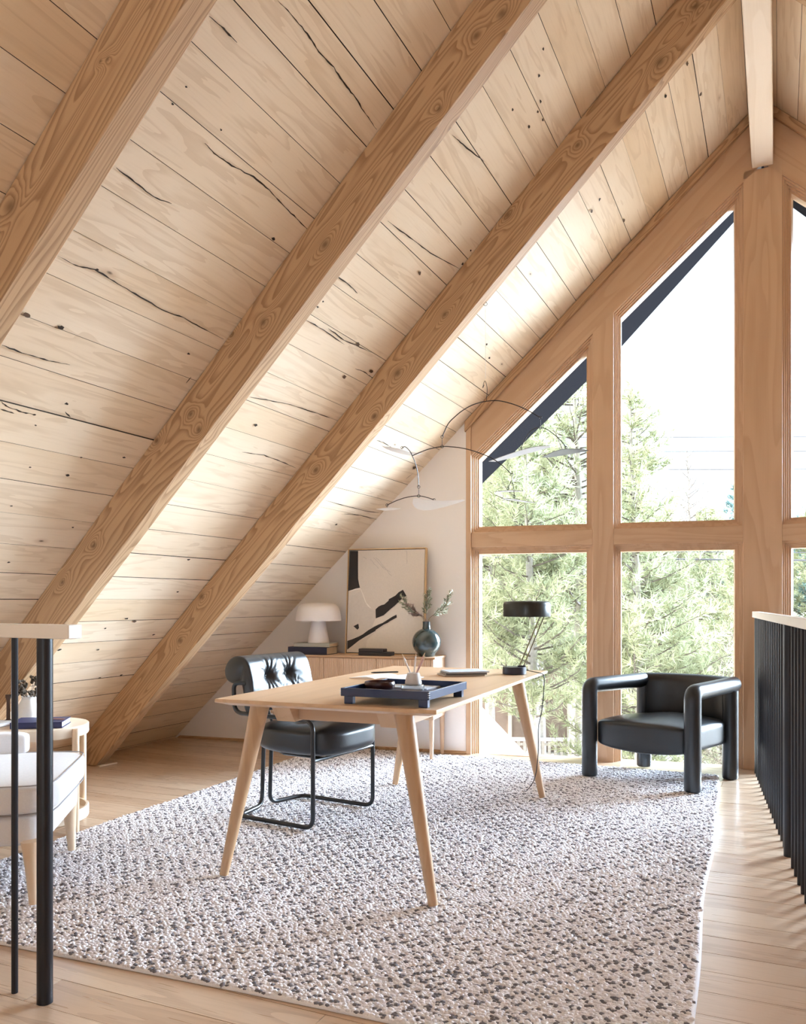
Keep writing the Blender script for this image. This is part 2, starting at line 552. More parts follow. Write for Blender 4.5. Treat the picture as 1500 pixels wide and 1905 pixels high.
# ------------------------------------------------------------------ materials
def make_plank_mat():
    t = NT('ceiling_planks')
    o = t.tc.outputs['Object']
    tint = t.attr('tint').outputs['Fac']
    sv = t.attr('seedv').outputs['Vector']
    p = t.vadd(o, sv)
    g1 = t.noise(t.vscale(p, 0.9, 9.0, 9.0), 1.0, 3.0, 0.55, 0.6)
    g2 = t.noise(t.vscale(p, 5.0, 120.0, 120.0), 1.0, 2.0, 0.6)
    blot = t.noise(t.vscale(p, 1.6, 2.6, 2.6), 1.0, 2.0)
    pale = (0.82, 0.695, 0.545)
    warm = (0.73, 0.565, 0.385)
    deep = (0.50, 0.345, 0.20)
    f = t.math('ADD', t.math('MULTIPLY', t.smooth(blot, 0.35, 0.75), 0.45), t.math('MULTIPLY', tint, 0.75), clamp=True)
    col = t.mix(f, pale, warm)
    ring = t.math('FRACT', t.math('MULTIPLY', g1, 5.0))
    rl = t.math('MULTIPLY', t.smooth(ring, 0.55, 0.95), 0.28)
    col = t.mix(rl, col, deep)
    col = t.mix(t.math('MULTIPLY', t.smooth(g2, 0.45, 0.9), 0.22), col, deep)
    # sparse small knots and specks
    vo = t.n('TexVoronoi', {'Vector': t.vscale(p, 2.2, 5.5, 5.5), 'Scale': 1.0, 'Randomness': 1.0})
    d = vo.outputs['Distance']
    rnd = t.n('SeparateXYZ', {0: vo.outputs['Color']}).outputs[0]
    on = t.math('GREATER_THAN', rnd, 0.62)
    k1 = t.math('MULTIPLY', t.math('SUBTRACT', 1.0, t.smooth(d, 0.02, 0.13)), on)
    k2 = t.math('MULTIPLY', t.math('SUBTRACT', 1.0, t.smooth(d, 0.005, 0.045)), on)
    col = t.mix(t.math('MULTIPLY', k1, 0.35), col, (0.42, 0.24, 0.12))
    col = t.mix(t.math('MULTIPLY', k2, 0.85), col, (0.06, 0.04, 0.03))
    t.bsdf(color=col, rough=0.62, spec=0.25, normal=t.bump(t.math('ADD', g2, g1), 0.12, 0.003))
    return t.m

def make_floor_mat():
    t = NT('floor_boards')
    o = t.tc.outputs['Object']
    tint = t.attr('tint').outputs['Fac']
    sv = t.attr('seedv').outputs['Vector']
    p = t.vadd(o, sv)
    g1 = t.noise(t.vscale(p, 0.8, 8.0, 8.0), 1.0, 3.0, 0.5, 0.8)
    g2 = t.noise(t.vscale(p, 5.0, 110.0, 110.0), 1.0, 2.0, 0.6)
    light, mid, deep = (0.66, 0.505, 0.37), (0.55, 0.385, 0.26), (0.33, 0.195, 0.115)
    col = t.mix(tint, light, mid)
    ring = t.math('FRACT', t.math('MULTIPLY', g1, 4.0))
    col = t.mix(t.math('MULTIPLY', t.smooth(ring, 0.5, 0.95), 0.35), col, deep)
    col = t.mix(t.math('MULTIPLY', t.smooth(g2, 0.45, 0.9), 0.25), col, deep)
    vo = t.n('TexVoronoi', {'Vector': t.vscale(p, 1.6, 5.0, 5.0), 'Scale': 1.0})
    on = t.math('GREATER_THAN', t.n('SeparateXYZ', {0: vo.outputs['Color']}).outputs[1], 0.72)
    k = t.math('MULTIPLY', t.math('SUBTRACT', 1.0, t.smooth(vo.outputs['Distance'], 0.02, 0.10)), on)
    col = t.mix(t.math('MULTIPLY', k, 0.6), col, (0.16, 0.09, 0.05))
    t.bsdf(color=col, rough=t.math('ADD', 0.22, t.math('MULTIPLY', g2, 0.16)), spec=0.8, coat=0.35, coat_rough=0.18, normal=t.bump(g2, 0.08, 0.002))
    return t.m

M = {}
M['plank'] = make_plank_mat()
M['floor'] = make_floor_mat()
M['crack'] = plain('split_in_wood', (0.035, 0.022, 0.014), 0.9)
M['knot'] = plain('dark_knot', (0.10, 0.055, 0.03), 0.8)
FIR_L, FIR_D = (0.555, 0.365, 0.21), (0.27, 0.145, 0.068)
KN = [[(3.347, -0.049, 0.036), (3.868, -0.08, 0.012), (3.85, -0.06, 0.009)],
      [(4.805, -0.112, 0.029), (4.919, -0.152, 0.029), (3.841, -0.124, 0.032), (3.42, -0.106, 0.028), (3.282, -0.01, 0.019), (2.884, -0.083, 0.025), (2.862, -0.171, 0.024), (2.669, -0.02, 0.025), (2.055, -0.083, 0.026), (1.783, -0.06, 0.024), (4.521, -0.177, 0.021)],
      [(4.538, -0.024, 0.035), (3.533, -0.11, 0.037), (3.265, -0.172, 0.031), (2.789, -0.097, 0.035), (5.007, -0.086, 0.028), (5.522, -0.149, 0.037), (5.799, -0.108, 0.031), (3.943, -0.108, 0.027), (1.664, -0.031, 0.031), (1.342, -0.108, 0.032)]]
M['fir'] = wood('fir_beam', FIR_L, FIR_D, 'X', 1.0, 24.0, 0.55, 0.5, 0.70)
M['fir_k'] = [wood('fir_beam_knots_%s' % 'abc'[i], FIR_L, FIR_D, 'X', 1.0, 24.0, 0.55, 0.5, 0.70, knots=KN[i]) for i in range(3)]
M['ridge'] = wood('pale_fir', (0.79, 0.67, 0.55), (0.66, 0.52, 0.39), 'Y', 1.0, 6.0, 0.6, 0.4, 0.4)
M['frame_z'] = wood('window_fir_upright', (0.58, 0.39, 0.25), (0.45, 0.28, 0.165), 'Z', 1.0, 7.0, 0.42, 0.35, 0.45)
M['frame_x'] = wood('window_fir_level', (0.58, 0.39, 0.25), (0.45, 0.28, 0.165), 'X', 1.0, 7.0, 0.42, 0.35, 0.45)
M['white_wall'] = plain('white_plaster', (0.80, 0.765, 0.74), 0.85, bump=0.05, bscale=200, var=0.01)
M['dark_soffit'] = plain('dark_stained_soffit', (0.0125, 0.0125, 0.015), 0.95, spec=0.0)
M['white_paint'] = plain('white_paint', (0.86, 0.86, 0.84), 0.5, var=0.01)
M['pale_wood'] = wood('pale_maple', (0.76, 0.62, 0.47), (0.64, 0.48, 0.33), 'X', 1.0, 4.0, 0.45, 0.3, 0.25)
M['black_steel'] = plain('black_steel', (0.008, 0.0085, 0.013), 0.36, 0.0, spec=0.4)

def make_glass():
    t = NT('window_glass')
    lw = t.n('LayerWeight', {'Blend': 0.12})
    tr = t.n('BsdfTransparent', {'Color': (0.97, 0.985, 0.98)})
    gl = t.n('BsdfGlossy', {'Roughness': 0.02, 'Color': (1, 1, 1)})
    f = t.math('MULTIPLY', lw.outputs['Fresnel'], 0.35)
    mx = t.n('MixShader', {0: f, 1: tr.outputs[0], 2: gl.outputs[0]})
    t.t.links.new(mx.outputs[0], t.out.inputs[0])
    return t.m
M['glass'] = make_glass()

# ------------------------------------------------------------------ the A-frame shell
KR = 4.545                      # left roof plane: z = x + KR
XR = -0.095                     # ridge
KQ = 2 * XR + KR                # right roof plane: z = KQ - x
S2 = math.sqrt(0.5)
SEAM0, PW = 5.9966, 0.1757

def ceiling_side(name, side):
    """Planks running along the ridge, in local axes: x along the planks, y up the slope, z into the room."""
    verts, loops, starts, totals, tint, seed, midx = [], [], [], [], [], [], []
    def quadbox(u0, u1, v0, v1, h, tn, sd, skew):
        b = len(verts)
        for (u, v) in ((u0, v0), (u1, v0), (u1, v1), (u0, v1)):
            for z in (h + skew * (1 if v == v1 else -1), -0.03):
                verts.append((u, v, z))
                tint.append(tn)
                seed.append(sd)
        for f in ((0, 2, 4, 6), (1, 7, 5, 3), (0, 1, 3, 2), (2, 3, 5, 4), (4, 5, 7, 6), (6, 7, 1, 0)):
            starts.append(len(loops))
            totals.append(4)
            loops.extend(b + i for i in f)
            midx.append(1 if f in ((0, 1, 3, 2), (4, 5, 7, 6)) else 0)
    smin = -0.1 if side < 0 else -4.2
    k0 = int(math.ceil((SEAM0 - 6.30) / PW))
    edges = [-2.6, 0.62, 1.845, 3.072, 4.297, 6.25]
    n = int((SEAM0 - smin) / PW) + 1
    for k in range(-2, n):
        v1 = SEAM0 - PW * k
        v0 = v1 - PW
        v1 = min(v1, 6.292)
        if v0 >= v1:
            continue
        for j in range(len(edges) - 1):
            sd = tuple(rng.uniform(-50, 50, 3))
            tn = float(np.clip(rng.normal(0.36, 0.36), 0, 1))
            a, b = edges[j], edges[j + 1]
            gap = 0.0011 if rng.random() < 0.8 else 0.0022
            quadbox(a, b, v0 + gap, v1 - gap, rng.normal(0, 0.0012), tn, sd, rng.normal(0, 0.0008))
    # splits and knots in the planks
    def strip(pts, w):
        P = [Vector((p[0], p[1], 0.0042)) for p in pts]
        Q = []
        for i in range(len(P) - 1):
            for q in range(5):
                tt = q / 5
                a = P[i].lerp(P[i + 1], tt)
                Q.append(a + Vector((0, rng.normal(0, 0.0009), 0)))
        Q.append(P[-1])
        b0 = len(verts)
        m = len(Q)
        for i, q in enumerate(Q):
            ww = w * (0.35 + 0.9 * rng.random()) * min(1.0, 0.25 + 4 * min(i, m - 1 - i) / m)
            d = (Q[min(i + 1, m - 1)] - Q[max(i - 1, 0)]).normalized()
            nn = Vector((-d.y, d.x, 0))
            for sg in (-1, 1):
                verts.append(tuple(q + nn * ww * sg))
                tint.append(0)
                seed.append((0, 0, 0))
        for i in range(m - 1):
            starts.append(len(loops))
            totals.append(4)
            loops.extend((b0 + 2 * i, b0 + 2 * i + 2, b0 + 2 * i + 3, b0 + 2 * i + 1))
            midx.append(1)
    def knot(u, v, r, el):
        b0 = len(verts)
        a0 = rng.uniform(0, 6.28)
        for i in range(11):
            a = 2 * math.pi * i / 11
            rr = r * rng.uniform(0.6, 1.15)
            verts.append((u + el * rr * math.cos(a), v + rr * math.sin(a) * 0.7, 0.0045))
            tint.append(0)
            seed.append((0, 0, 0))
        starts.append(len(loops))
        totals.append(11)
        loops.extend(range(b0, b0 + 11))
        midx.append(1 if r < 0.013 else 2)
    if side < 0:
        for c in CRACKS:
            strip(c, 0.0028)
        for (u, v, r) in KNOTS:
            knot(u, v, r * 0.85, 1.35)
    o = raw_mesh(name, verts, loops, starts, totals, [M['plank'], M['crack'], M['knot']], mat_idx=midx)
    a = o.data.attributes.new('tint', 'FLOAT', 'POINT')
    a.data.foreach_set('value', np.asarray(tint, dtype=np.float32))
    a = o.data.attributes.new('seedv', 'FLOAT_VECTOR', 'POINT')
    a.data.foreach_set('vector', np.asarray(seed, dtype=np.float32).ravel())
    if side < 0:
        o.matrix_world = frame((-KR, 0, 0), (0, 1, 0), (S2, 0, S2), (S2, 0, -S2))
    else:
        o.matrix_world = frame((KQ, 0, 0), (0, -1, 0), (-S2, 0, S2), (-S2, 0, -S2))
        # planks were laid for +y: flip to the mirrored side
        o.data.transform(Matrix.Scale(-1, 4, (1, 0, 0)))
        o.data.flip_normals()
    struct(o)
    return o

ceiling_side('ceiling', -1)
ceiling_side('ceiling', 1)
# the roof deck above the planks
mb = MB()
for sgn, x0 in ((-1, -KR), (1, KQ)):
    xe = -5.0 if sgn < 0 else 7.4
    ze = xe + KR if sgn < 0 else KQ - xe
    zr = XR + KR
    lo = [(xe, -2.6, ze + 0.05), (XR, -2.6, zr + 0.05), (XR, -2.6, zr + 0.35), (xe, -2.6, ze + 0.35)]
    hi = [(x, 6.35, z) for x, y, z in lo]
    mb.hull8(lo, hi)
struct(mb.build('roof_deck', M['dark_soffit'], smooth=False))

# ---- rafters (a pair on each roof side) and the ridge beam
RY = [0.576, 1.803, 3.030, 4.250]
RWID, RDEP = 0.088, 0.215
RLAB = {1: 'knotty fir ceiling beam nearest the camera at the top left',
        2: 'long fir ceiling beam in the middle of the plank ceiling, second from the window',
        3: 'fir ceiling beam closest to the gable window, the mobile hangs below it'}
def rafter(side, i):
    L = (XR - 0.055 + KR) / S2 if side < 0 else (KQ - XR - 0.055) / S2
    s0 = 0.0 if side < 0 else -3.8
    mb = MB()
    lo = [(s0, 0, -0.002), (s0 + RDEP, 0, -RDEP), (L, 0, -RDEP), (L, 0, -0.002)]
    hi = [(x, RWID, z) for x, y, z in lo]
    mb.hull8(lo, hi)
    mt = M['fir_k'][i - 1] if (side < 0 and i > 0) else M['fir']
    o = mb.build('ceiling_beam', mt, bevel=0.004, smooth=True)
    if side < 0:
        o.matrix_world = frame((-KR, RY[i], 0), (S2, 0, S2), (0, 1, 0), (-S2, 0, S2))
        lab = RLAB.get(i, 'fir ceiling beam behind the camera on the left roof slope')
    else:
        o.matrix_world = frame((KQ, RY[i], 0), (-S2, 0, S2), (0, 1, 0), (S2, 0, S2))
        lab = 'fir ceiling beam on the right roof slope beyond the ridge, %s the window' % ('closest to', 'second from', 'third from', 'fourth from')[3 - i]
    tag(o, lab, 'ceiling beam', 'fir beams under the plank ceiling')
for i in (1, 2, 3):
    rafter(-1, i)
    rafter(1, i)
mb = MB().box(-0.065, 0.065, -2.6, 5.95, 0, 0.42)
rb = mb.build('ridge_beam', M['ridge'], bevel=0.005)
rb.location = (XR, 0, 4.0)
tag(rb, 'pale straight ridge beam running along the peak of the ceiling to the window post', 'ridge beam')

# ---- the prow-shaped gable wall
APEX = Vector((XR, 5.970, 0))
WD = Vector((0.9927, 0.121, 0)).normalized()
def W(side, t, off, z):
    d = Vector((-WD.x, -WD.y, 0)) if side < 0 else Vector((WD.x, -WD.y, 0))
    n = Vector((-WD.y, WD.x, 0)) if side < 0 else Vector((WD.y, WD.x, 0))
    p = APEX + d * t + n * off
    return Vector((p.x, p.y, z))
def wprism(mb, side, poly, o0, o1):
    lo = [W(side, t, o0, z) for t, z in poly]
    hi = [W(side, t, o1, z) for t, z in poly]
    mb.hull8(lo, hi)
def zroof(t):
    return KR + XR - WD.x * t
def zhead(t):
    s = 4.466 - t
    return 2.196 + 0.93 * (s - 2.489)
def inset(poly, d):
    n = len(poly)
    out = []
    ar = sum(poly[i][0] * poly[(i + 1) % n][1] - poly[(i + 1) % n][0] * poly[i][1] for i in range(n))
    sg = 1 if ar > 0 else -1
    L = []
    for i in range(n):
        a, b = Vector(poly[i]), Vector(poly[(i + 1) % n])
        e = (b - a).normalized()
        nn = Vector((-e.y, e.x)) * sg
        L.append((a + nn * d, e))
    for i in range(n):
        p, e = L[i - 1]
        q, g = L[i]
        den = e.x * g.y - e.y * g.x
        s = ((q - p).x * g.y - (q - p).y * g.x) / den
        r = p + e * s
        out.append((r.x, r.y))
    return out

TH = 0.17
BAYS = [(0.120, 0.960), (1.104, 1.977)]
wn = [0]
def window(side, poly):
    wn[0] += 1
    root = bpy.data.objects.new('window_%d' % wn[0], None)
    C.objects.link(root)
    struct(root)
    cx = sum(p[0] for p in poly) / len(poly)
    root.location = W(side, cx, 0, min(p[1] for p in poly))
    inv = Matrix.Translation(-root.location)
    mb = MB()
    steps = [(0.0, 0.011, 0.015), (0.011, 0.022, 0.031), (0.022, 0.033, 0.047), (0.033, 0.046, 0.066)]
    for a, b, dep in steps:
        P0, P1 = inset(poly, a), inset(poly, b)
        n = len(poly)
        for i in range(n):
            j = (i + 1) % n
            q = [P0[i], P0[j], P1[j], P1[i]]
            mb.hull8([inv @ W(side, t, dep, z) for t, z in q], [inv @ W(side, t, TH, z) for t, z in q])
    mb.build('frame', M['frame_z'], root, smooth=False)
    mb = MB()
    P1 = inset(poly, 0.042)
    mb.hull8([inv @ W(side, t, 0.085, z) for t, z in P1], [inv @ W(side, t, 0.095, z) for t, z in P1])
    mb.build('pane', M['glass'], root, smooth=False)

ZT0, ZT1 = 1.522, 1.632
for side in (-1, 1):
    for (a, b) in BAYS:
        window(side, [(a, ZT1), (b, ZT1), (b, zhead(b)), (a, zhead(a))])
        window(side, [(a, -0.05), (b, -0.05), (b, ZT0), (a, ZT0)])
        if side > 0:
            window(side, [(a, -2.55), (b, -2.55), (b, -0.25), (a, -0.25)])
    # posts, transoms, head board
    zb = -0.1 if side < 0 else -2.7
    mb = MB()
    a, b = BAYS[0][1], BAYS[1][0]
    wprism(mb, side, [(a, zb), (b, zb), (b, zhead(b) + 0.01), (a, zhead(a) + 0.01)], 0.0, TH)
    struct(mb.build('trim_1', M['frame_z'], bevel=0.003))
    mb = MB()
    a = BAYS[1][1]
    wprism(mb, side, [(a, zb), (a + 0.037, zb), (a + 0.037, zroof(a + 0.037)), (a, zroof(a))], -0.012, TH)
    struct(mb.build('trim_2', M['frame_z'], bevel=0.002))
    for (a, b) in BAYS:
        mb = MB()
        wprism(mb, side, [(a, ZT0), (b, ZT0), (b, ZT1), (a, ZT1)], 0.002, TH)
        struct(mb.build('trim_3', M['frame_x'], bevel=0.002))
        if side > 0:
            mb = MB()
            wprism(mb, side, [(a, -0.25), (b, -0.25), (b, -0.05), (a, -0.05)], 0.002, TH)
            struct(mb.build('trim_3', M['frame_x'], bevel=0.002))
            mb = MB()
            wprism(mb, side, [(a, -2.7), (b, -2.7), (b, -2.55), (a, -2.55)], 0.002, TH)
            struct(mb.build('trim_3', M['frame_x'], bevel=0.002))
    mb = MB()
    a, b = 0.0, BAYS[1][1]
    wprism(mb, side, [(a, zhead(a)), (b, zhead(b)), (b, zroof(b)), (a, zroof(a))], 0.0, TH)
    sl = W(side, 0, 0, zhead(0)) - W(side, 1, 0, zhead(1))
    struct(build_along(mb, 'trim_4', M['frame_x'], sl, bevel=0.002))
    # narrow strip where the ceiling meets the gable wall
    mb = MB()
    b = 2.02
    wprism(mb, side, [(0.06, zroof(0.06) - 0.075), (b, zroof(b) - 0.075), (b, zroof(b) - 0.002), (0.06, zroof(0.06) - 0.002)], -0.035, 0.0)
    struct(build_along(mb, 'trim_5', M['fir'], sl, bevel=0.003))
    # plain wall towards the eaves
    mb = MB()
    t0 = BAYS[1][1] + 0.037
    if side < 0:
        poly = [(t0, -0.05), (4.466 + 0.12, -0.05), (t0, zroof(t0) + 0.02)]
    else:
        poly = [(t0, -2.75), (7.3, -2.75), (t0, zroof(t0) + 0.02)]
    wprism(mb, side, poly, 0.0, TH)
    struct(mb.build('wall_left' if side < 0 else 'wall_right', M['white_wall'], smooth=False))
    if side < 0:
        mb = MB()
        wprism(mb, side, [(t0, 0.0), (4.46, 0.0), (4.43, 0.021), (t0, 0.021)], -0.014, 0.001)
        struct(mb.build('baseboard_left', M['fir'], bevel=0.003))
# centre post at the point of the prow
mb = MB()
zt = 4.0
lo = [W(-1, 0.120, 0, -2.7), W(-1, 0.0, 0.0, -2.7), W(1, 0.120, 0, -2.7), W(1, 0.120, TH, -2.7), W(-1, 0.0, TH, -2.7), W(-1, 0.120, TH, -2.7)]
mb.hull8(lo, [Vector((p.x, p.y, zt)) for p in lo])
struct(mb.build('trim_6', M['frame_z'], bevel=0.003))

# eaves beyond the gable: dark boarded soffit following the prow
mb = MB()
for side in (-1, 1):
    def zz(x):
        return (x + KR if side < 0 else KQ - x) - 0.045
    xs = [XR, -1.237, -3.2] if side < 0 else [XR, 1.047, 3.0]
    def yo(x):
        return min(7.14, 7.49 + 0.283 * (x if side < 0 else 2 * XR - x))
    lo = [(x, 6.12 - 0.122 * abs(x - XR), zz(x)) for x in xs] + [(x, yo(x), zz(x)) for x in reversed(xs)]
    hi = [(x, y, z + 0.3) for x, y, z in lo]
    mb.hull8(lo, hi)
struct(mb.build('eaves_soffit', M['dark_soffit'], smooth=False))

# ---- floor boards
def floor_boards():
    verts, loops, starts, totals, tint, seed = [], [], [], [], [], []
    BW = 0.142
    y = -1.6
    def xr(yy):
        return -0.133 + 0.0938 * (5.863 - yy) + 0.045
    def xl(yy):
        return max(-4.62, (yy - 0.08 - 5.43) / 0.1219 - 4.528) if yy > 5.51 else -4.62
    while y < 5.98:
        y1 = min(y + BW, 6.0)
        x = -4.62 - rng.uniform(0, 1.5)
        while x < xr(y):
            L = rng.uniform(1.2, 2.6)
            x0, x1 = x, x + L
            x += L
            lo0, lo1 = max(x0, xl(y)), max(x0, xl(y1))
            hi0, hi1 = min(x1, xr(y)), min(x1, xr(y1))
            if hi1 - lo1 < 0.01:
                continue
            sd = tuple(rng.uniform(-40, 40, 3))
            tn = float(np.clip(rng.normal(0.45, 0.3), 0, 1))
            g = 0.0013
            b = len(verts)
            h = rng.normal(0, 0.0003)
            for (px, py) in ((lo0 + g, y + g), (hi0 - g, y + g), (hi1 - g, y1 - g), (lo1 + g, y1 - g)):
                for z in (h, -0.02):
                    verts.append((px, py, z))
                    tint.append(tn)
                    seed.append(sd)
            for f in ((0, 2, 4, 6), (1, 7, 5, 3), (0, 1, 3, 2), (2, 3, 5, 4), (4, 5, 7, 6), (6, 7, 1, 0)):
                starts.append(len(loops))
                totals.append(4)
                loops.extend(b + i for i in f)
        y = y1
    o = raw_mesh('floor', verts, loops, starts, totals, [M['floor']])
    a = o.data.attributes.new('tint', 'FLOAT', 'POINT')
    a.data.foreach_set('value', np.asarray(tint, dtype=np.float32))
    a = o.data.attributes.new('seedv', 'FLOAT_VECTOR', 'POINT')
    a.data.foreach_set('vector', np.asarray(seed, dtype=np.float32).ravel())
    struct(o)
floor_boards()
# slab under the loft boards, storey below
mb = MB()
lo = [(-4.6, -1.6, -0.02), (0.54, -1.6, -0.02), (-0.10, 5.95, -0.02), (-4.6, 5.45, -0.02)]
mb.hull8([(x, y, -0.25) for x, y, z in lo], lo)
struct(mb.build('floor_slab', M['white_paint'], smooth=False))
mb = MB().box(-6.9, 7.2, -2.6, 6.1, -2.85, -2.75)
o = mb.build('floor_downstairs', M['fir'], smooth=False)
struct(o)

# unseen rear gable wall, added with an opening sized to limit the fill light
for nm, poly in (('wall_rear', [(-7.3, -2.75), (-0.9, -2.75), (-0.9, KR - 0.9), (-4.5, KR - 4.5), (-7.3, KR - 7.3)]),
                 ('wall_rear', [(0.7, -2.75), (7.1, -2.75), (KQ + 2.7, -2.7), (0.7, KQ - 0.7)]),
                 ('wall_rear', [(-0.9, 2.6), (0.7, 2.6), (0.7, KQ - 0.7), (XR, KR + XR), (-0.9, KR - 0.9)])):
    mb = MB()
    mb.hull8([(x, -2.7, z) for x, z in poly], [(x, -2.6, z) for x, z in poly])
    struct(mb.build(nm, M['white_wall'], smooth=False))
# ------------------------------------------------------------------ rug
M['oak'] = wood('desk_oak', (0.64, 0.43, 0.26), (0.50, 0.31, 0.175), 'Y', 1.0, 6.0, 0.42, 0.35, 0.4)
M['oak_leg'] = wood('desk_oak_leg', (0.52, 0.33, 0.185), (0.40, 0.235, 0.125), 'Z', 1.0, 6.0, 0.42, 0.35, 0.4)
M['cred'] = wood('sideboard_oak', (0.60, 0.41, 0.27), (0.46, 0.29, 0.18), 'X', 1.0, 6.0, 0.45, 0.35, 0.4)
M['cred_z'] = wood('sideboard_oak_upright', (0.62, 0.43, 0.29), (0.48, 0.31, 0.19), 'Z', 1.0, 6.0, 0.45, 0.35, 0.4)
M['ash'] = wood('pale_ash', (0.74, 0.57, 0.40), (0.62, 0.44, 0.29), 'Z', 1.0, 4.0, 0.42, 0.3, 0.3)
M['ash_x'] = wood('pale_ash_level', (0.74, 0.60, 0.45), (0.64, 0.48, 0.33), 'X', 1.0, 4.0, 0.42, 0.3, 0.3)

def make_rug_mats():
    t = NT('rug_wool')
    tint = t.attr('tint').outputs['Fac']
    nz = t.noise(t.tc.outputs['Object'], 420.0, 2.0)
    dark = t.mix(nz, (0.085, 0.085, 0.10), (0.34, 0.33, 0.36))
    white = t.mix(nz, (0.79, 0.78, 0.82), (0.92, 0.91, 0.95))
    col = t.mix(t.smooth(tint, 0.25, 0.75), dark, white)
    t.bsdf(color=col, rough=0.95, spec=0.1, normal=t.bump(nz, 0.5, 0.004))
    return t.m
M['rug'] = make_rug_mats()
def make_rug():
    Wd, Ln = 2.83, 3.66
    dx, dy = 0.0126, 0.0118
    nx, ny = int(Wd / dx), int(Ln / dy)
    I, J = np.meshgrid(np.arange(nx), np.arange(ny), indexing='ij')
    wav = lambda y: 0.006 * np.sin(y * 2.3) + 0.004 * np.sin(y * 5.1 + 1)
    X = (I + 0.5) * dx - Wd / 2 + rng.normal(0, 0.0022, I.shape) + (J % 2) * dx * 0.3
    Y = (J + 0.5) * dy - Ln / 2 + rng.normal(0, 0.0020, I.shape)
    X = X + wav(Y) * 1.2
    Y = Y + 0.008 * np.sin(X * 2.6 + 0.5)
    chk = ((np.floor(X / 0.0315) + np.floor(Y / 0.034)) % 2 == 0)
    low = (np.sin(X * 3.1 + 1.3 * np.sin(Y * 2.2)) * np.sin(Y * 2.7 + 0.8 * np.sin(X * 3.7)))
    prob = 0.68 + 0.20 * low
    ccx, ccy = np.abs((X / 0.0315) % 1 - 0.5), np.abs((Y / 0.034) % 1 - 0.5)
    prob = prob * np.where(np.maximum(ccx * 0.9, ccy) > 0.36, 0.22, 1.15)
    dk = chk & (rng.random(I.shape) < prob)
    dk |= rng.random(I.shape) < 0.03
    dk &= (rng.random(I.shape) < 0.93)
    R = np.where(dk, 0.0084, 0.0085) * rng.uniform(0.85, 1.15, I.shape)
    H = np.where(dk, 0.0132, 0.0138) * rng.uniform(0.85, 1.15, I.shape)
    ang = rng.uniform(0, 6.28, I.shape)
    X, Y, R, H, dk, ang = [a.ravel() for a in (X, Y, R, H, dk, ang)]
    n = len(X)
    seg = 5
    lx, ly = rng.normal(0, 0.004, n), rng.normal(0, 0.004, n)
    lev = []
    for (rf, zf, lf) in ((1.0, 0.25, 0), (0.78, 0.80, 0.7)):
        for k in range(seg):
            a = ang + 2 * np.pi * k / seg
            rj = R * rf * rng.uniform(0.9, 1.1, n)
            lev.append(np.stack([X + rj * 1.12 * np.cos(a) + lx * lf, Y + rj * 0.9 * np.sin(a) + ly * lf, H * zf], 1))
    lev.append(np.stack([X + lx, Y + ly, H * 1.03], 1))
    V = np.stack(lev, 1)                       # n x (2*seg+1) x 3
    per = 2 * seg + 1
    fs, tot = [], []
    for b in range(1):
        for k in range(seg):
            fs += [b * seg + k, b * seg + (k + 1) % seg, (b + 1) * seg + (k + 1) % seg, (b + 1) * seg + k]
            tot.append(4)
    for k in range(seg):
        fs += [seg + k, seg + (k + 1) % seg, 2 * seg]
        tot.append(3)
    loops = (np.arange(n)[:, None] * per + np.array(fs)[None, :]).ravel()
    totals = np.tile(np.array(tot), n)
    # backing with a bound edge
    base = []
    m = 60
    edge = []
    for k in range(m):
        edge.append((-Wd / 2 + Wd * k / m, -Ln / 2))
    for k in range(m):
        edge.append((Wd / 2, -Ln / 2 + Ln * k / m))
    for k in range(m):
        edge.append((Wd / 2 - Wd * k / m, Ln / 2))
    for k in range(m):
        edge.append((-Wd / 2, Ln / 2 - Ln * k / m))
    edge = np.array(edge)
    ex = edge[:, 0] + wav(edge[:, 1]) * 1.2
    ey = edge[:, 1] + 0.008 * np.sin(edge[:, 0] * 2.6 + 0.5)
    ne = len(ex)
    out = np.stack([ex * 1.003, ey * 1.003, np.full(ne, 0.0005)], 1)
    mid = np.stack([ex * 1.005, ey * 1.004, np.full(ne, 0.005)], 1)
    top = np.stack([ex * 0.998, ey * 0.998, np.full(ne, 0.0085)], 1)
    Vb = np.concatenate([out, mid, top])
    o0 = n * per
    lb, tb = [], []
    for b in range(2):
        for k in range(ne):
            k2 = (k + 1) % ne
            lb += [o0 + b * ne + k, o0 + b * ne + k2, o0 + (b + 1) * ne + k2, o0 + (b + 1) * ne + k]
            tb.append(4)
    lb += [o0 + 2 * ne + k for k in range(ne)]
    tb.append(ne)
    verts = np.concatenate([V.reshape(-1, 3), Vb])
    loops = np.concatenate([loops, np.array(lb)])
    totals = np.concatenate([totals, np.array(tb)])
    starts = np.concatenate([[0], np.cumsum(totals)[:-1]])
    tint = np.concatenate([np.repeat(np.where(dk, 0.0, 1.0), per), np.ones(3 * ne)])
    o = raw_mesh('area_rug', verts, loops, starts, totals, [M['rug']], smooth=True)
    a = o.data.attributes.new('tint', 'FLOAT', 'POINT')
    a.data.foreach_set('value', tint.astype(np.float32))
    o.location = (-1.685, 3.775, 0.0008)
    o.rotation_euler = (0, 0, 0.0405)
    tag(o, 'large white and charcoal flecked woven wool rug under the desk', 'rug')
make_rug()
RT = 0.0168     # walking surface of the rug

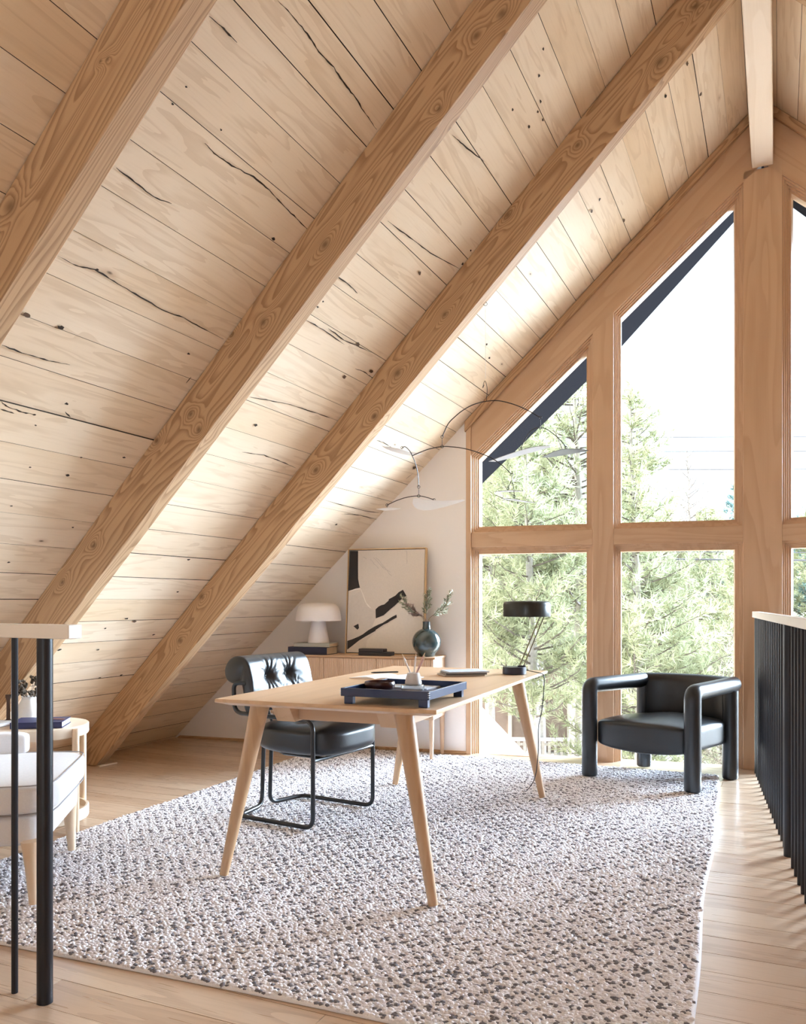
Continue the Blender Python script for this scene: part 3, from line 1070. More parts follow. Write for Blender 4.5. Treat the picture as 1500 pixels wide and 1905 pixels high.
# ------------------------------------------------------------------ railings
def railing(name, label, posts, bars, rail_pts, cap_white):
    root = thing(name, label, 'railing', (rail_pts[0][0], rail_pts[0][1], 0))
    o = Vector(root.location)
    L = lambda p: Vector(p) - o
    mb = MB()
    a, b = Vector((*rail_pts[0], 0)), Vector((*rail_pts[1], 0))
    d = (b - a).normalized()
    n = Vector((-d.y, d.x, 0)) * 0.024
    lo = [a - n, b - n, b + n, a + n]
    mb.hull8([L((p.x, p.y, 1.019)) for p in lo], [L((p.x, p.y, 1.058)) for p in lo])
    mb.build('handrail', cap_white, root, bevel=0.003)
    for (x, y) in posts:
        mb = MB().tube([L((x, y, 0.0)), L((x, y, 1.02))], 0.0215, 20)
        mb.build('post', M['black_steel'], root)
    for (x, y) in bars:
        mb = MB().tube([L((x, y, 0.0)), L((x, y, 1.02))], 0.0092, 10)
        mb.build('baluster', M['black_steel'], root)
    return root
M['rail_white'] = wood('limed_oak_rail', (0.80, 0.74, 0.66), (0.74, 0.66, 0.56), 'X', 1.0, 4.0, 0.5, 0.2, 0.2)
railing('stair_railing', 'short black metal railing with pale handrail and thick end post at the left', [(-1.868, 1.684)],
        [(-1.993 - 0.108 * k, 1.690 + 0.001 * k) for k in range(4)], [(-1.752, 1.682), (-2.45, 1.690)], M['rail_white'])
bars, posts = [], []
for k in range(31):
    y = 5.86 - 0.1065 * k
    x = -0.133 + 0.0938 * (5.863 - y)
    if k in (17, 18):
        if k == 17:
            posts.append((x + 0.005, y - 0.04))
        continue
    bars.append((x, y))
railing('loft_railing', 'long black metal railing with white handrail along the right edge of the loft', posts, bars, [(-0.133, 5.90), (0.19, 2.55)], M['rail_white'])

# ------------------------------------------------------------------ desk
desk = thing('desk', 'oak desk with round splayed legs standing on the woven rug', 'desk', (-1.632, 3.66, 0), 0.04)
DX, DY, DZ = 0.475, 0.93, 0.73
mb = MB()
pr = [(0, 0.0), (0.0, 0.012), (0.022, 0.028), ]
lo = lambda k, z: [(-DX + k, -DY + k, z), (DX - k, -DY + k, z), (DX - k, DY - k, z), (-DX + k, DY - k, z)]
mb.rings([lo(0.045, DZ - 0.029), lo(0.0, DZ - 0.014), lo(0.0, DZ - 0.001), lo(0.0012, DZ)])
mb.build('desk_top', M['oak'], desk, smooth=False, bevel=0.0015)
for sx in (-1, 1):
    for sy in (-1, 1):
        top = Vector((sx * 0.315, sy * 0.845, DZ - 0.028))
        foot = Vector((sx * 0.452, sy * 0.90, RT - 0.002))
        mb = MB()
        n = 10
        mb.tube([top.lerp(foot, k / n) for k in range(n + 1)], [0.039 - 0.021 * (k / n) ** 0.9 for k in range(n + 1)], 20)
        mb.build('leg', M['oak_leg'], desk)
for sx in (-1, 1):
    mb = MB()
    x0, x1 = sx * 0.19, sx * 0.275
    P = lambda y, k, z: [(x0 + sx * k, y, z), (x1 - sx * k * 0.4, y, z)]
    prof = [(-0.83, DZ - 0.029), (-0.78, DZ - 0.098), (0.78, DZ - 0.098), (0.83, DZ - 0.029)]
    mb.hull8([(x0, y, z) for y, z in prof], [(x1, y, z) for y, z in prof])
    mb.build('side_rail', M['oak'], desk, bevel=0.002)
for sy in (-1, 1):
    mb = MB().box(-0.19, 0.19, sy * 0.74 - 0.011, sy * 0.74 + 0.011, DZ - 0.092, DZ - 0.029)
    mb.build('cross_rail', M['cred'], desk, bevel=0.002)
def desk_at(x, y):        # world point on the desk top
    return (x, y, DZ)

# ------------------------------------------------------------------ leather materials
def leather(name, c, rough, bs=90.0):
    t = NT(name)
    o = t.tc.outputs['Object']
    vo = t.n('TexVoronoi', {'Vector': o, 'Scale': bs * 3})
    nz = t.noise(o, 14.0, 3.0)
    h = t.math('ADD', t.math('MULTIPLY', vo.outputs['Distance'], 0.5), t.math('MULTIPLY', nz, 0.8))
    t.bsdf(color=t.mix(nz, c, tuple(q * 1.5 for q in c)), rough=t.math('ADD', rough, t.math('MULTIPLY', nz, 0.12)), spec=0.5, normal=t.bump(h, 0.12, 0.003))
    return t.m
M['leather'] = leather('black_leather', (0.011, 0.012, 0.014), 0.26)
M['leather2'] = leather('charcoal_leather', (0.011, 0.013, 0.016), 0.27)
M['tube'] = plain('black_tube', (0.010, 0.010, 0.012), 0.28)

# ---- desk chair with tufted leather pads on a bent tube frame
ch = thing('desk_chair', 'black tufted leather desk chair with a bent black tube frame, behind the desk', 'chair', (-2.01, 3.695, 0), math.atan2(-0.117, 0.993))
z0 = RT + 0.011
for sg in (-1, 1):
    v = 0.262 * sg
    pts = [(-0.505, 0.032 * sg, 0.42), (-0.52, 0.032 * sg, z0), (-0.475, v, z0), (-0.0, v, z0), (-0.0, v, 0.545), (-0.51, v * 0.98, 0.552), (-0.515, v * 0.98, 0.705), (-0.44, v * 0.93, 0.705)]
    pts = fillet(pts, 0.055, 7)
    MB().tube(pts, 0.0112, 12).build('frame_tube', M['tube'], ch)
MB().tube([(-0.505, -0.034, 0.41), (-0.505, 0.034, 0.41)], 0.010, 10).build('cross_tube', M['tube'], ch)
for v in (-0.17, 0.17):
    MB().tube([(-0.505, v * 0.2, 0.40), (-0.38, v * 0.6, 0.356), (-0.25, v, 0.352), (0.0, v, 0.352)], 0.008, 8).build('seat_support', M['tube'], ch)
MB().tube([(-0.0, -0.262, 0.352), (-0.0, 0.262, 0.352)], 0.009, 8).build('cross_tube', M['tube'], ch)
for v in (-0.10, 0.10):
    MB().tube([(-0.44, v, 0.60), (-0.36, v * 0.9, 0.40)], 0.007, 8).build('back_strut', M['tube'], ch)
def pad_profile():
    pts = [(-0.402, 0.556), (-0.385, 0.60), (-0.392, 0.68), (-0.408, 0.755), (-0.432, 0.812), (-0.475, 0.840), (-0.53, 0.836), (-0.572, 0.803), (-0.588, 0.757), (-0.572, 0.716), (-0.533, 0.700), (-0.496, 0.712), (-0.470, 0.700), (-0.455, 0.64), (-0.45, 0.585), (-0.432, 0.555)]
    P = pts
    n = len(P)
    out = []
    for i in range(n):
        p0, p1, p2, p3 = [Vector(P[(i + k - 1) % n]) for k in range(4)]
        for q in range(7):
            t = q / 7
            out.append(0.5 * ((2 * p1) + (p2 - p0) * t + (2 * p0 - 5 * p1 + 4 * p2 - p3) * t * t + (-p0 + 3 * p1 - 3 * p2 + p3) * t ** 3))
    return out
prof = pad_profile()
cen = Vector((-0.47, 0.72))
def tuft(u, v, z, btn):
    d = 0.0
    for (bv, bz) in btn:
        dv, dz = v - bv, z - bz
        r = math.hypot(dv, dz)
        a = math.atan2(dz, dv)
        d += 0.036 * math.exp(-(r / 0.030) ** 2) + 0.012 * math.exp(-(r / 0.07) ** 2)
        d += 0.0075 * math.exp(-((r - 0.055) / 0.045) ** 2) * max(0, math.sin(a * 11 + 2.3 * math.sin(a * 3 + bv * 30)))
    return d
btn = [(-0.092, 0.735), (0.072, 0.735)]
rings = []
NV = 110
for k in range(NV + 1):
    t = k / NV
    v = -0.25 + 0.50 * t
    e = min(1.0, min(t, 1 - t) / 0.035)
    sh = math.sqrt(max(0.0, 1 - (1 - e) ** 2)) * 0.06 + 0.94
    if k in (0, NV):
        sh = 0.90
    ring = []
    for i, p in enumerate(prof):
        q = p
        u, z = q.x, q.y
        c = Vector((-0.42, z)) if z < 0.70 else Vector((-0.50, 0.765))
        u = c.x + (u - c.x) * sh
        z = c.y + (z - c.y) * sh if z >= 0.70 else z
        if p.x > -0.47 and p.y > 0.57:
            dd = tuft(u, v, z, btn)
            u -= dd * 0.92
            z -= dd * 0.10
        ring.append((u, v, z))
    rings.append(ring)
mb = MB().rings(rings)
bk = mb.build('back_cushion', M['leather'], ch, ang=60)
for (bv, bz) in btn:
    MB().ball((-0.448, bv, bz - 0.004), 0.008, 12, 8, 0.7).build('button', M['leather'], bk)
def swarp(x, y, z):
    if z > 0:
        f = (1 - (x / 0.26) ** 2 * 0.35) * (1 - (y / 0.27) ** 2 * 0.35)
        z = z * 0.75 + 0.046 * max(0, f)
        for (bx, by) in ((-0.02, -0.09), (-0.02, 0.09)):
            r = math.hypot(x - bx, y - by)
            a = math.atan2(y - by, x - bx)
            z -= 0.030 * math.exp(-(r / 0.04) ** 2) + 0.014 * math.exp(-(r / 0.10) ** 2)
            z -= 0.0022 * math.exp(-((r - 0.07) / 0.04) ** 2) * max(0, math.sin(a * 9 + by * 20))
        if x > 0.05:
            z += 0.014 * math.exp(-((x - 0.19) / 0.06) ** 2)
    return (x - 0.172, y, z + 0.424)
mb = soft_box(0.535, 0.51, 0.145, 3.4, 44, swarp)
mb.build('seat_cushion', M['leather'], ch, ang=70)

# ---- armchair: four fat round legs, tube arms, barrel back
ac = thing('armchair', 'charcoal leather armchair with fat tubular legs and arms by the window', 'armchair', (-0.66, 5.43, 0))
o = Vector(ac.location)
FL, FR, BR, BL = [Vector(p) - o for p in ((-1.095, 5.274, 0), (-0.454, 5.066, 0), (-0.277, 5.612, 0), (-0.825, 5.745, 0))]
rl = 0.049
ZA = 0.590
for P, zt, zb in ((FL, 0.5, RT), (FR, 0.5, RT), (BR, 0.56, 0.002), (BL, 0.56, RT - 0.004)):
    prof = [(rl * 0.86, zb), (rl * 0.97, zb + 0.006), (rl, zb + 0.02), (rl, zt)]
    MB().lathe(prof, (P.x, P.y, 0), 28).build('leg', M['leather2'], ac)
for A, B, ext in ((FL, BL, 0.0), (FR, BR, 0.055)):
    d = (B - A).normalized()
    E = B + d * ext
    pts = [(A.x, A.y, 0.495), (A.x, A.y, ZA), (E.x, E.y, ZA + 0.006)]
    pts = fillet(pts, 0.055, 8)
    m = len(pts)
    rad = [rl] * m
    e1 = Vector(pts[-1])
    for k in range(1, 6):
        a = k / 5 * math.pi / 2
        pts.append(e1 + d * (0.03 * math.sin(a)))
        rad.append(max(0.004, rl * math.cos(a)))
    MB().tube(pts, rad, 28).build('arm', M['leather2'], ac, ang=60)
# curved back between the arms
def bez(t):
    a, d = BL, BR
    out = (BL + BR) / 2 - (FL + FR) / 2
    out = out.normalized()
    b = BL.lerp(BR, 0.22) + out * 0.10
    c = BL.lerp(BR, 0.78) + out * 0.10
    return a * (1 - t) ** 3 + b * 3 * t * (1 - t) ** 2 + c * 3 * t * t * (1 - t) + d * t ** 3
rs = []
for k in range(29):
    t = 0.01 + 0.98 * k / 28
    p = bez(t)
    tg = (bez(min(1, t + 0.01)) - bez(max(0, t - 0.01))).normalized()
    nn = Vector((tg.y, -tg.x, 0))
    ring = []
    sec = [(0.050, 0.33), (0.052, 0.40), (0.050, 0.52), (0.050, 0.59), (0.042, 0.622), (0.022, 0.640), (0.0, 0.645), (-0.022, 0.640), (-0.042, 0.622), (-0.050, 0.59), (-0.05, 0.5), (-0.045, 0.36), (-0.03, 0.315), (0.03, 0.31)]
    for w, z in sec:
        ring.append((p.x + nn.x * w, p.y + nn.y * w, z))
    rs.append(ring)
MB().rings(rs).build('backrest', M['leather2'], ac, ang=50)
# seat: cushion block spanning the four legs
def awarp(x, y, z):
    s, t = (x + 0.5), (y + 0.5)
    fl, fr, br, bl = FL + Vector((0.02, 0.0, 0)), FR + Vector((-0.02, 0.01, 0)), BR + Vector((-0.005, 0.0, 0)), BL + Vector((0.02, 0.0, 0))
    p = fl * (1 - s) * (1 - t) + fr * s * (1 - t) + br * s * t + bl * (1 - s) * t
    zb, zt = 0.222, 0.372
    zz = zb + (zt - zb) * (z + 0.5)
    c = (1 - (2 * s - 1) ** 2)
    c2 = (1 - (2 * t - 1) ** 2)
    if z > 0:
        zz += 0.045 * c ** 0.7 * (0.35 + 0.65 * c2) + 0.006 * math.sin(9 * s + 4 * t) * c * c2
    else:
        zz -= 0.028 * c
    fwd = ((FL + FR) / 2 - (BL + BR) / 2).normalized()
    p = p + fwd * (0.028 * c * (1 - t))
    return (p.x, p.y, zz)
soft_box(1, 1, 1, 9.0, 26, awarp).build('seat', M['leather2'], ac, ang=60)

# ------------------------------------------------------------------ sideboard along the white wall
e1 = Vector((WD.x, WD.y, 0))
rzw = math.atan2(WD.y, WD.x)
cred = thing('sideboard', 'low oak sideboard with reeded doors on round legs against the white wall', 'sideboard', (-2.20, 5.361, 0), rzw)
LC, DC = 1.26, 0.305
MB().box(-LC, 0.0, 0.0, DC, 0.292, 0.716).build('body', M['cred_z'], cred, bevel=0.003)
MB().box(-LC - 0.008, 0.008, -0.006, DC, 0.716, 0.730).build('top', M['cred'], cred, bevel=0.002)
MB().box(-LC, 0.0, -0.022, 0.0, 0.292, 0.306).build('bottom_rail', M['cred'], cred, bevel=0.001)
for x in (-LC, -0.018):
    MB().box(x, x + 0.018, -0.022, 0.0, 0.292, 0.716).build('end_panel', M['cred_z'], cred, bevel=0.001)
for k in range(3):
    x0 = -LC + 0.020 + k * 0.4075
    x1 = x0 + 0.4035
    P = []
    nr = 26
    for i in range(nr * 6 + 1):
        x = x0 + (x1 - x0) * i / (nr * 6)
        h = 0.0035 * abs(math.sin(math.pi * i / 6)) ** 0.6
        P.append([(x, -0.017 - h, 0.308), (x, -0.017 - h, 0.713)])
    mb = MB().grid(P)
    mb.box(x0, x1, -0.017, -0.002, 0.308, 0.713)
    d = mb.build('door', M['cred_z'], cred, smooth=False)
for x in (-LC + 0.03, -0.02):
    for y in (0.0, DC - 0.012):
        MB().lathe([(0.013, RT if y < 0.1 else 0.001), (0.0175, 0.25), (0.0185, 0.30)], (x, y, 0), 18).build('leg', M['cred_z'], cred)
def cr(x, y, z=0.730):           # point on the sideboard, local to world
    p = Matrix.Rotation(rzw, 4, 'Z') @ Vector((x, y, 0)) + Vector((-2.20, 5.361, 0))
    return (p.x, p.y, z)

# framed abstract painting leaning on the wall
M['brass'] = plain('brass_edge', (0.62, 0.43, 0.20), 0.35, 0.6)
M['art_frame'] = wood('light_oak_frame', (0.62, 0.42, 0.22), (0.5, 0.32, 0.16), 'Z', 1.0, 5.0, 0.4)
M['canvas'] = plain('beige_canvas', (0.66, 0.59, 0.52), 0.85, bump=0.15, bscale=120, var=0.05)
M['canvas2'] = plain('pale_paint', (0.73, 0.66, 0.58), 0.8, bump=0.15, bscale=60, var=0.04)
M['canvas3'] = plain('grey_beige_paint', (0.62, 0.56, 0.50), 0.8, bump=0.15, bscale=60, var=0.05)
M['canvas4'] = plain('white_paint_stroke', (0.80, 0.75, 0.68), 0.8, bump=0.2, bscale=60, var=0.03)
M['art_black'] = plain('black_paint', (0.022, 0.018, 0.018), 0.75, bump=0.15, bscale=50)
M['scribble'] = plain('pencil_line', (0.36, 0.33, 0.31), 0.9)
art = thing('framed_painting', 'framed abstract painting of black strokes on beige leaning on the white wall', 'painting', cr(-0.44, 0.19), rzw)
AW, AH, AD = 0.618, 0.795, 0.040
tilt = Matrix.Rotation(-math.asin(0.066 / AH), 4, 'X')
def ab(mb, name, m, parent, **k):
    mb.v = [tuple(tilt @ Vector(p)) for p in mb.v]
    return mb.build(name, m, parent, **k)
def rect_ring(w0, h0a, h0b, t, y0, y1):
    mb = MB()
    mb.box(-w0, -w0 + t, y0, y1, h0a, h0b).box(w0 - t, w0, y0, y1, h0a, h0b)
    mb.box(-w0 + t, w0 - t, y0, y1, h0a, h0a + t).box(-w0 + t, w0 - t, y0, y1, h0b - t, h0b)
    return mb
ab(rect_ring(AW / 2, 0, AH, 0.007, 0, AD), 'frame', M['art_frame'], art, smooth=False)
ab(rect_ring(AW / 2 - 0.007, 0.007, AH - 0.007, 0.005, 0.012, AD), 'frame_gap', M['art_black'], art, smooth=False)
cw, chh = AW / 2 - 0.012, AH - 0.024
cv = ab(MB().box(-cw, cw, 0.006, AD - 0.004, 0.012, 0.012 + chh), 'canvas', M['canvas'], art, smooth=False)
lay = [('tan', 'canvas3', 0.0057), ('pale_lo', 'canvas2', 0.0054), ('white1', 'canvas4', 0.0051), ('black_corner', 'art_black', 0.0048), ('band_hi', 'art_black', 0.0047), ('band_lo', 'art_black', 0.0046), ('chip', 'art_black', 0.0045)]
for nm, mt, y in lay:
    pts = [(-cw + 2 * cw * min(1, max(0, u)), 0.012 + chh * min(1, max(0, v))) for u, v in ART[nm]]
    mb = MB()
    mb.hull8([(x, 0.0062, z) for x, z in pts], [(x, y, z) for x, z in pts])
    ab(mb, 'paint_stroke', M[mt], cv, smooth=False)
for (u0, v0, u1, v1) in ((0.33, 0.93, 0.50, 0.80), (0.36, 0.93, 0.58, 0.74), (0.29, 0.91, 0.40, 0.82), (0.44, 0.84, 0.56, 0.78), (0.76, 0.99, 0.77, 0.86), (0.19, 0.93, 0.24, 0.92)):
    P = []
    for k in range(7):
        t = k / 6
        P.append((-cw + 2 * cw * (u0 + (u1 - u0) * t) + random.uniform(-1, 1) * 0.004, 0.0056, 0.012 + chh * (v0 + (v1 - v0) * t) + random.uniform(-1, 1) * 0.004))
    ab(MB().tube(P, 0.0009, 5), 'pencil_line', M['scribble'], cv)

# books, lamp, dark box, vase on the sideboard
M['navy'] = plain('navy_cloth', (0.022, 0.023, 0.050), 0.7, bump=0.1, bscale=300)
M['navy2'] = plain('navy_blue_cover', (0.022, 0.027, 0.105), 0.55)
M['grey_cloth'] = plain('grey_green_cloth', (0.42, 0.41, 0.36), 0.8, bump=0.1, bscale=300)
M['paper'] = plain('cream_pages', (0.75, 0.64, 0.50), 0.8, var=0.05)
M['white_paper'] = plain('white_paper', (0.86, 0.85, 0.86), 0.7, var=0.01)
def book(label, loc, rz, w, d, h, cover, name='book', pages='paper', group=None):
    """spine along local -y."""
    b = thing(name, label, 'book', loc, rz, group)
    ct = min(0.004, h * 0.2)
    mb = MB()
    mb.box(-w / 2, w / 2, 0, d, 0, ct).box(-w / 2, w / 2, 0, d, h - ct, h)
    mb.box(-w / 2, w / 2, 0, ct, ct, h - ct)
    mb.build('cover', cover, b, smooth=False, bevel=0.001)
    MB().box(-w / 2 + 0.004, w / 2 - 0.004, ct, d - 0.004, ct, h - ct).build('pages', M[pages], b, smooth=False)
    return b
book('thick navy cloth book lying at the bottom of the stack under the white lamp', cr(-0.985, 0.03), rzw - 0.01, 0.315, 0.205, 0.056, M['navy'])
book('slim grey cloth book lying on the navy book, right under the white lamp', cr(-0.955, 0.04, 0.7865), rzw + 0.02, 0.285, 0.19, 0.028, M['grey_cloth'])
M['lamp_white'] = plain('white_ceramic', (0.82, 0.78, 0.77), 0.45, var=0.01)
lx = cr(-0.935, 0.125, 0.815)
lamp = thing('table_lamp', 'white mushroom-shaped table lamp standing on two books on the sideboard', 'lamp', lx)
MB().lathe([(0.079, 0.0), (0.081, 0.004), (0.077, 0.03), (0.066, 0.085), (0.056, 0.14), (0.052, 0.19)], (0, 0, 0), 40).build('base', M['lamp_white'], lamp, ang=50)
MB().lathe([(0.160, 0.166), (0.170, 0.165), (0.1705, 0.175), (0.168, 0.20), (0.162, 0.235), (0.150, 0.268), (0.130, 0.287), (0.10, 0.295), (0.05, 0.298), (0.002, 0.299)], (0, 0, 0), 56, cap=False).build('lamp_shade', M['lamp_white'], lamp, ang=60)
dk = thing('stone_box', 'dark brown stone box with an offset lid in front of the painting', 'box', cr(-0.462, 0.045), rzw)
M['dark_stone'] = plain('dark_stone', (0.030, 0.022, 0.024), 0.6, bump=0.2, bscale=80)
MB().box(-0.125, 0.125, 0, 0.09, 0, 0.028).build('body', M['dark_stone'], dk, bevel=0.004)
MB().box(-0.125, 0.07, 0.004, 0.085, 0.028, 0.050).build('lid', M['dark_stone'], dk, bevel=0.004)
t = NT('smoky_teal_glass')
t.bsdf(color=(0.022, 0.045, 0.05), rough=0.06, spec=0.7, coat=0.6, coat_rough=0.03)
M['teal'] = t.m
vz = thing('vase', 'round dark teal glass vase with a short neck on the sideboard', 'vase', cr(-0.085, 0.10))
prof = [(0.045, 0.0), (0.062, 0.006)]
for k in range(1, 15):
    a = -1.05 + k * (2.32 / 14)
    prof.append((0.104 * math.cos(a), 0.103 + 0.100 * math.sin(a)))
prof += [(0.030, 0.205), (0.0275, 0.215), (0.0275, 0.245), (0.030, 0.250), (0.026, 0.249), (0.024, 0.215)]
MB().lathe(prof, (0, 0, 0), 48, cap=False).build('body', M['teal'], vz, ang=60)
M['leaf'] = plain('grey_green_leaf', (0.30, 0.32, 0.21), 0.7, var=0.3, bscale=30)
M['leaf_red'] = plain('dusty_mauve_leaf', (0.36, 0.26, 0.22), 0.7, var=0.2)
M['stem'] = plain('brown_stem', (0.20, 0.12, 0.08), 0.7)
M['bud'] = plain('pale_bud', (0.62, 0.55, 0.45), 0.7)
def sprig(label, tip, leafm, bend, nb, group):
    base = Vector(cr(-0.085, 0.10, 0.76))
    tip = Vector(tip)
    sp = thing('sprig', label, 'sprig', base, 0, group)
    neck = Vector(cr(-0.085, 0.10, 0.985)) - base + Vector((tip.x - base.x, 0, 0)) * 0.08
    t2 = tip - base
    main = smooth_path([(0, 0, 0), neck, neck.lerp(t2, 0.5) + Vector(bend), t2], 10)
    stem, leaf, bud = MB(), MB(), MB()
    stem.tube(main, 0.0022, 6)
    tips = [(main[i], (main[i + 1] - main[i]).normalized()) for i in range(14, len(main) - 1)]
    twigs = []
    for k in range(nb):
        i = int(13 + (len(main) - 16) * (k + 0.5) / nb)
        p = main[i]
        d = (main[i + 1] - main[i]).normalized()
        a = random.uniform(0, 6.28)
        sd = (d.orthogonal().normalized() * math.cos(a) + d.cross(d.orthogonal()).normalized() * math.sin(a))
        dv = (d * 0.9 + sd * 0.55).normalized()
        L = random.uniform(0.03, 0.065)
        q = [p, p + dv * L * 0.5 + d * 0.004, p + dv * L + d * 0.012]
        stem.tube(q, 0.0011, 5)
        twigs.append(q)
        for z in range(5):
            tips.append((q[0].lerp(q[2], 0.3 + 0.7 * z / 4), dv))
    for (p, d) in tips:
        for z in range(5):
            a = random.uniform(0, 6.28)
            o1 = d.orthogonal().normalized()
            sd = o1 * math.cos(a) + d.cross(o1) * math.sin(a)
            dv = (d * random.uniform(0.5, 1.0) + sd * 0.8).normalized()
            L = random.uniform(0.014, 0.026)
            w = dv.cross(d)
            w = w.normalized() * 0.0026 if w.length > 1e-4 else Vector((0.0026, 0, 0))
            leaf.add([p - w, p + w, p + dv * L * 0.6 + w, p + dv * L, p + dv * L * 0.6 - w], [(0, 1, 2, 3, 4)])
    stem.build('stem', M['stem'], sp)
    leaf.build('leaves', leafm, sp, smooth=False)
    for q in twigs[-4:] + [main[-3:]]:
        MB().ball(q[-1], 0.0055, 8, 6).build('bud', M['bud'], sp)
g = 'sprigs in the teal vase'
sprig('leafy sprig leaning left out of the teal vase', (-2.475, 5.43, 1.150), M['leaf'], (-0.03, 0, 0.0), 10, g)
sprig('tallest upright leafy sprig in the middle of the teal vase', (-2.290, 5.452, 1.205), M['leaf'], (-0.012, 0.02, 0), 11, g)
sprig('green sprig leaning right out of the teal vase', (-2.128, 5.465, 1.180), M['leaf'], (0.03, 0.01, -0.01), 12, g)
sprig('short mauve sprig leaning left inside the teal vase bunch', (-2.402, 5.40, 1.10), M['leaf_red'], (-0.01, 0, 0), 9, g)

# ------------------------------------------------------------------ things on the desk
M['blue_lacquer'] = plain('navy_lacquer', (0.014, 0.030, 0.095), 0.28, coat=0.2, spec=0.4)
M['joint'] = plain('pale_joint', (0.70, 0.76, 0.85), 0.5)
trc = Vector((-1.349, 2.992, DZ + 0.0004))
tray = thing('desk_tray', 'dark blue lacquered tray on four short feet at the near end of the desk', 'tray', trc, 0.02)
TX, TY = 0.182, 0.212
mb = MB()
for (x0, x1, y0, y1) in ((-TX, TX, -TY, -TY + 0.010), (-TX, TX, TY - 0.010, TY), (-TX, -TX + 0.010, -TY + 0.01, TY - 0.01), (TX - 0.010, TX, -TY + 0.01, TY - 0.01)):
    mb.box(x0, x1, y0, y1, 0.030, 0.061)
mb.build('rim', M['blue_lacquer'], tray, smooth=False, bevel=0.001)
MB().box(-TX + 0.004, TX - 0.004, -TY + 0.004, TY - 0.004, 0.031, 0.036).build('base', M['blue_lacquer'], tray, smooth=False)
for sx in (-1, 1):
    for sy in (-1, 1):
        x, y = sx * (TX - 0.028), sy * (TY - 0.022)
        MB().box(x - 0.018, x + 0.018, y - 0.012, y + 0.012, 0, 0.031).build('foot', M['blue_lacquer'], tray, bevel=0.001)
for sx in (-1, 1):
    mb = MB()
    for z in (0.038, 0.046, 0.054):
        mb.box(sx * TX - 0.0045, sx * TX + 0.0006, -TY - 0.0004, -TY + 0.009, z, z + 0.0022)
    mb.build('corner_joint', M['joint'], tray, smooth=False)
ZTR = DZ + 0.0368
M['bowl'] = plain('dark_red_brown_glaze', (0.050, 0.013, 0.010), 0.30)
bw = thing('bowl', 'small dark red-brown bowl on the left side of the blue tray', 'bowl', (-1.462, 2.985, ZTR))
MB().lathe([(0.045, 0), (0.055, 0.004), (0.0615, 0.014), (0.063, 0.024), (0.060, 0.034), (0.057, 0.034), (0.058, 0.022), (0.052, 0.009), (0.002, 0.006)], (0, 0, 0), 40).build('body', M['bowl'], bw, ang=50)
t = NT('clear_glass_dish')
t.bsdf(color=(0.80, 0.82, 0.82), rough=0.08, trans=0.75, ior=1.45)
M['dish'] = t.m
gd = thing('glass_dish', 'low grey glass dish under the pencil pot on the blue tray', 'dish', (-1.328, 3.010, ZTR))
MB().lathe([(0.040, 0), (0.046, 0.003), (0.047, 0.018), (0.046, 0.023), (0.002, 0.023)], (0, 0, 0), 36).build('body', M['dish'], gd, ang=50)
M['pot'] = plain('off_white_ceramic', (0.72, 0.70, 0.68), 0.6, bump=0.08, bscale=90, var=0.02)
pt = thing('pencil_pot', 'small off-white ceramic pot holding pencils on the blue tray', 'pot', (-1.326, 3.012, ZTR + 0.0235))
MB().lathe([(0.030, 0), (0.0335, 0.004), (0.033, 0.012), (0.029, 0.030), (0.024, 0.047), (0.0205, 0.048), (0.022, 0.03), (0.024, 0.008), (0.001, 0.006)], (0, 0, 0), 36).build('body', M['pot'], pt, ang=50)
M['pencil_white'] = plain('white_pencil', (0.80, 0.77, 0.74), 0.45)
M['pencil_pink'] = plain('pink_pencil', (0.68, 0.42, 0.38), 0.45)
M['pencil_wood'] = plain('bare_pencil_wood', (0.72, 0.55, 0.38), 0.6)
def pencil(label, tilt_r, tilt_f, L, m):
    b = Vector((-1.326 - 0.5 * tilt_r * 0.02, 3.012, ZTR + 0.034))
    p = thing('pencil', label, 'pencil', b, 0, 'pencils in the ceramic pot')
    d = Vector((tilt_r, tilt_f, 1)).normalized()
    MB().tube([Vector((0, 0, 0)), d * (L - 0.016)], 0.0033, 6).build('shaft', m, p, smooth=False)
    MB().tube([d * (L - 0.0165), d * (L - 0.003), d * L], [0.0033, 0.001, 0.0004], 6).build('tip', M['pencil_wood'], p, smooth=False)
pencil('white pencil leaning far left out of the ceramic pot', -0.52, 0.05, 0.125, M['pencil_white'])
pencil('white pencil standing nearly upright in the ceramic pot', 0.06, 0.10, 0.118, M['pencil_white'])
pencil('pink pencil leaning right in the ceramic pot, the taller of the two', 0.40, 0.15, 0.128, M['pencil_pink'])
pencil('shorter pink pencil leaning furthest right in the ceramic pot', 0.52, 0.02, 0.120, M['pencil_pink'])
nb = thing('notepad', 'white notepad lying flat inside the blue tray', 'notepad', (-1.385, 3.120, ZTR), -0.06)
MB().box(-0.10, 0.10, -0.055, 0.075, 0, 0.003).build('pages', M['white_paper'], nb, smooth=False)
MB().box(-0.101, 0.101, -0.056, 0.076, 0.003, 0.0042).build('cover', plain('pale_blue_card', (0.55, 0.62, 0.72), 0.6), nb, smooth=False)
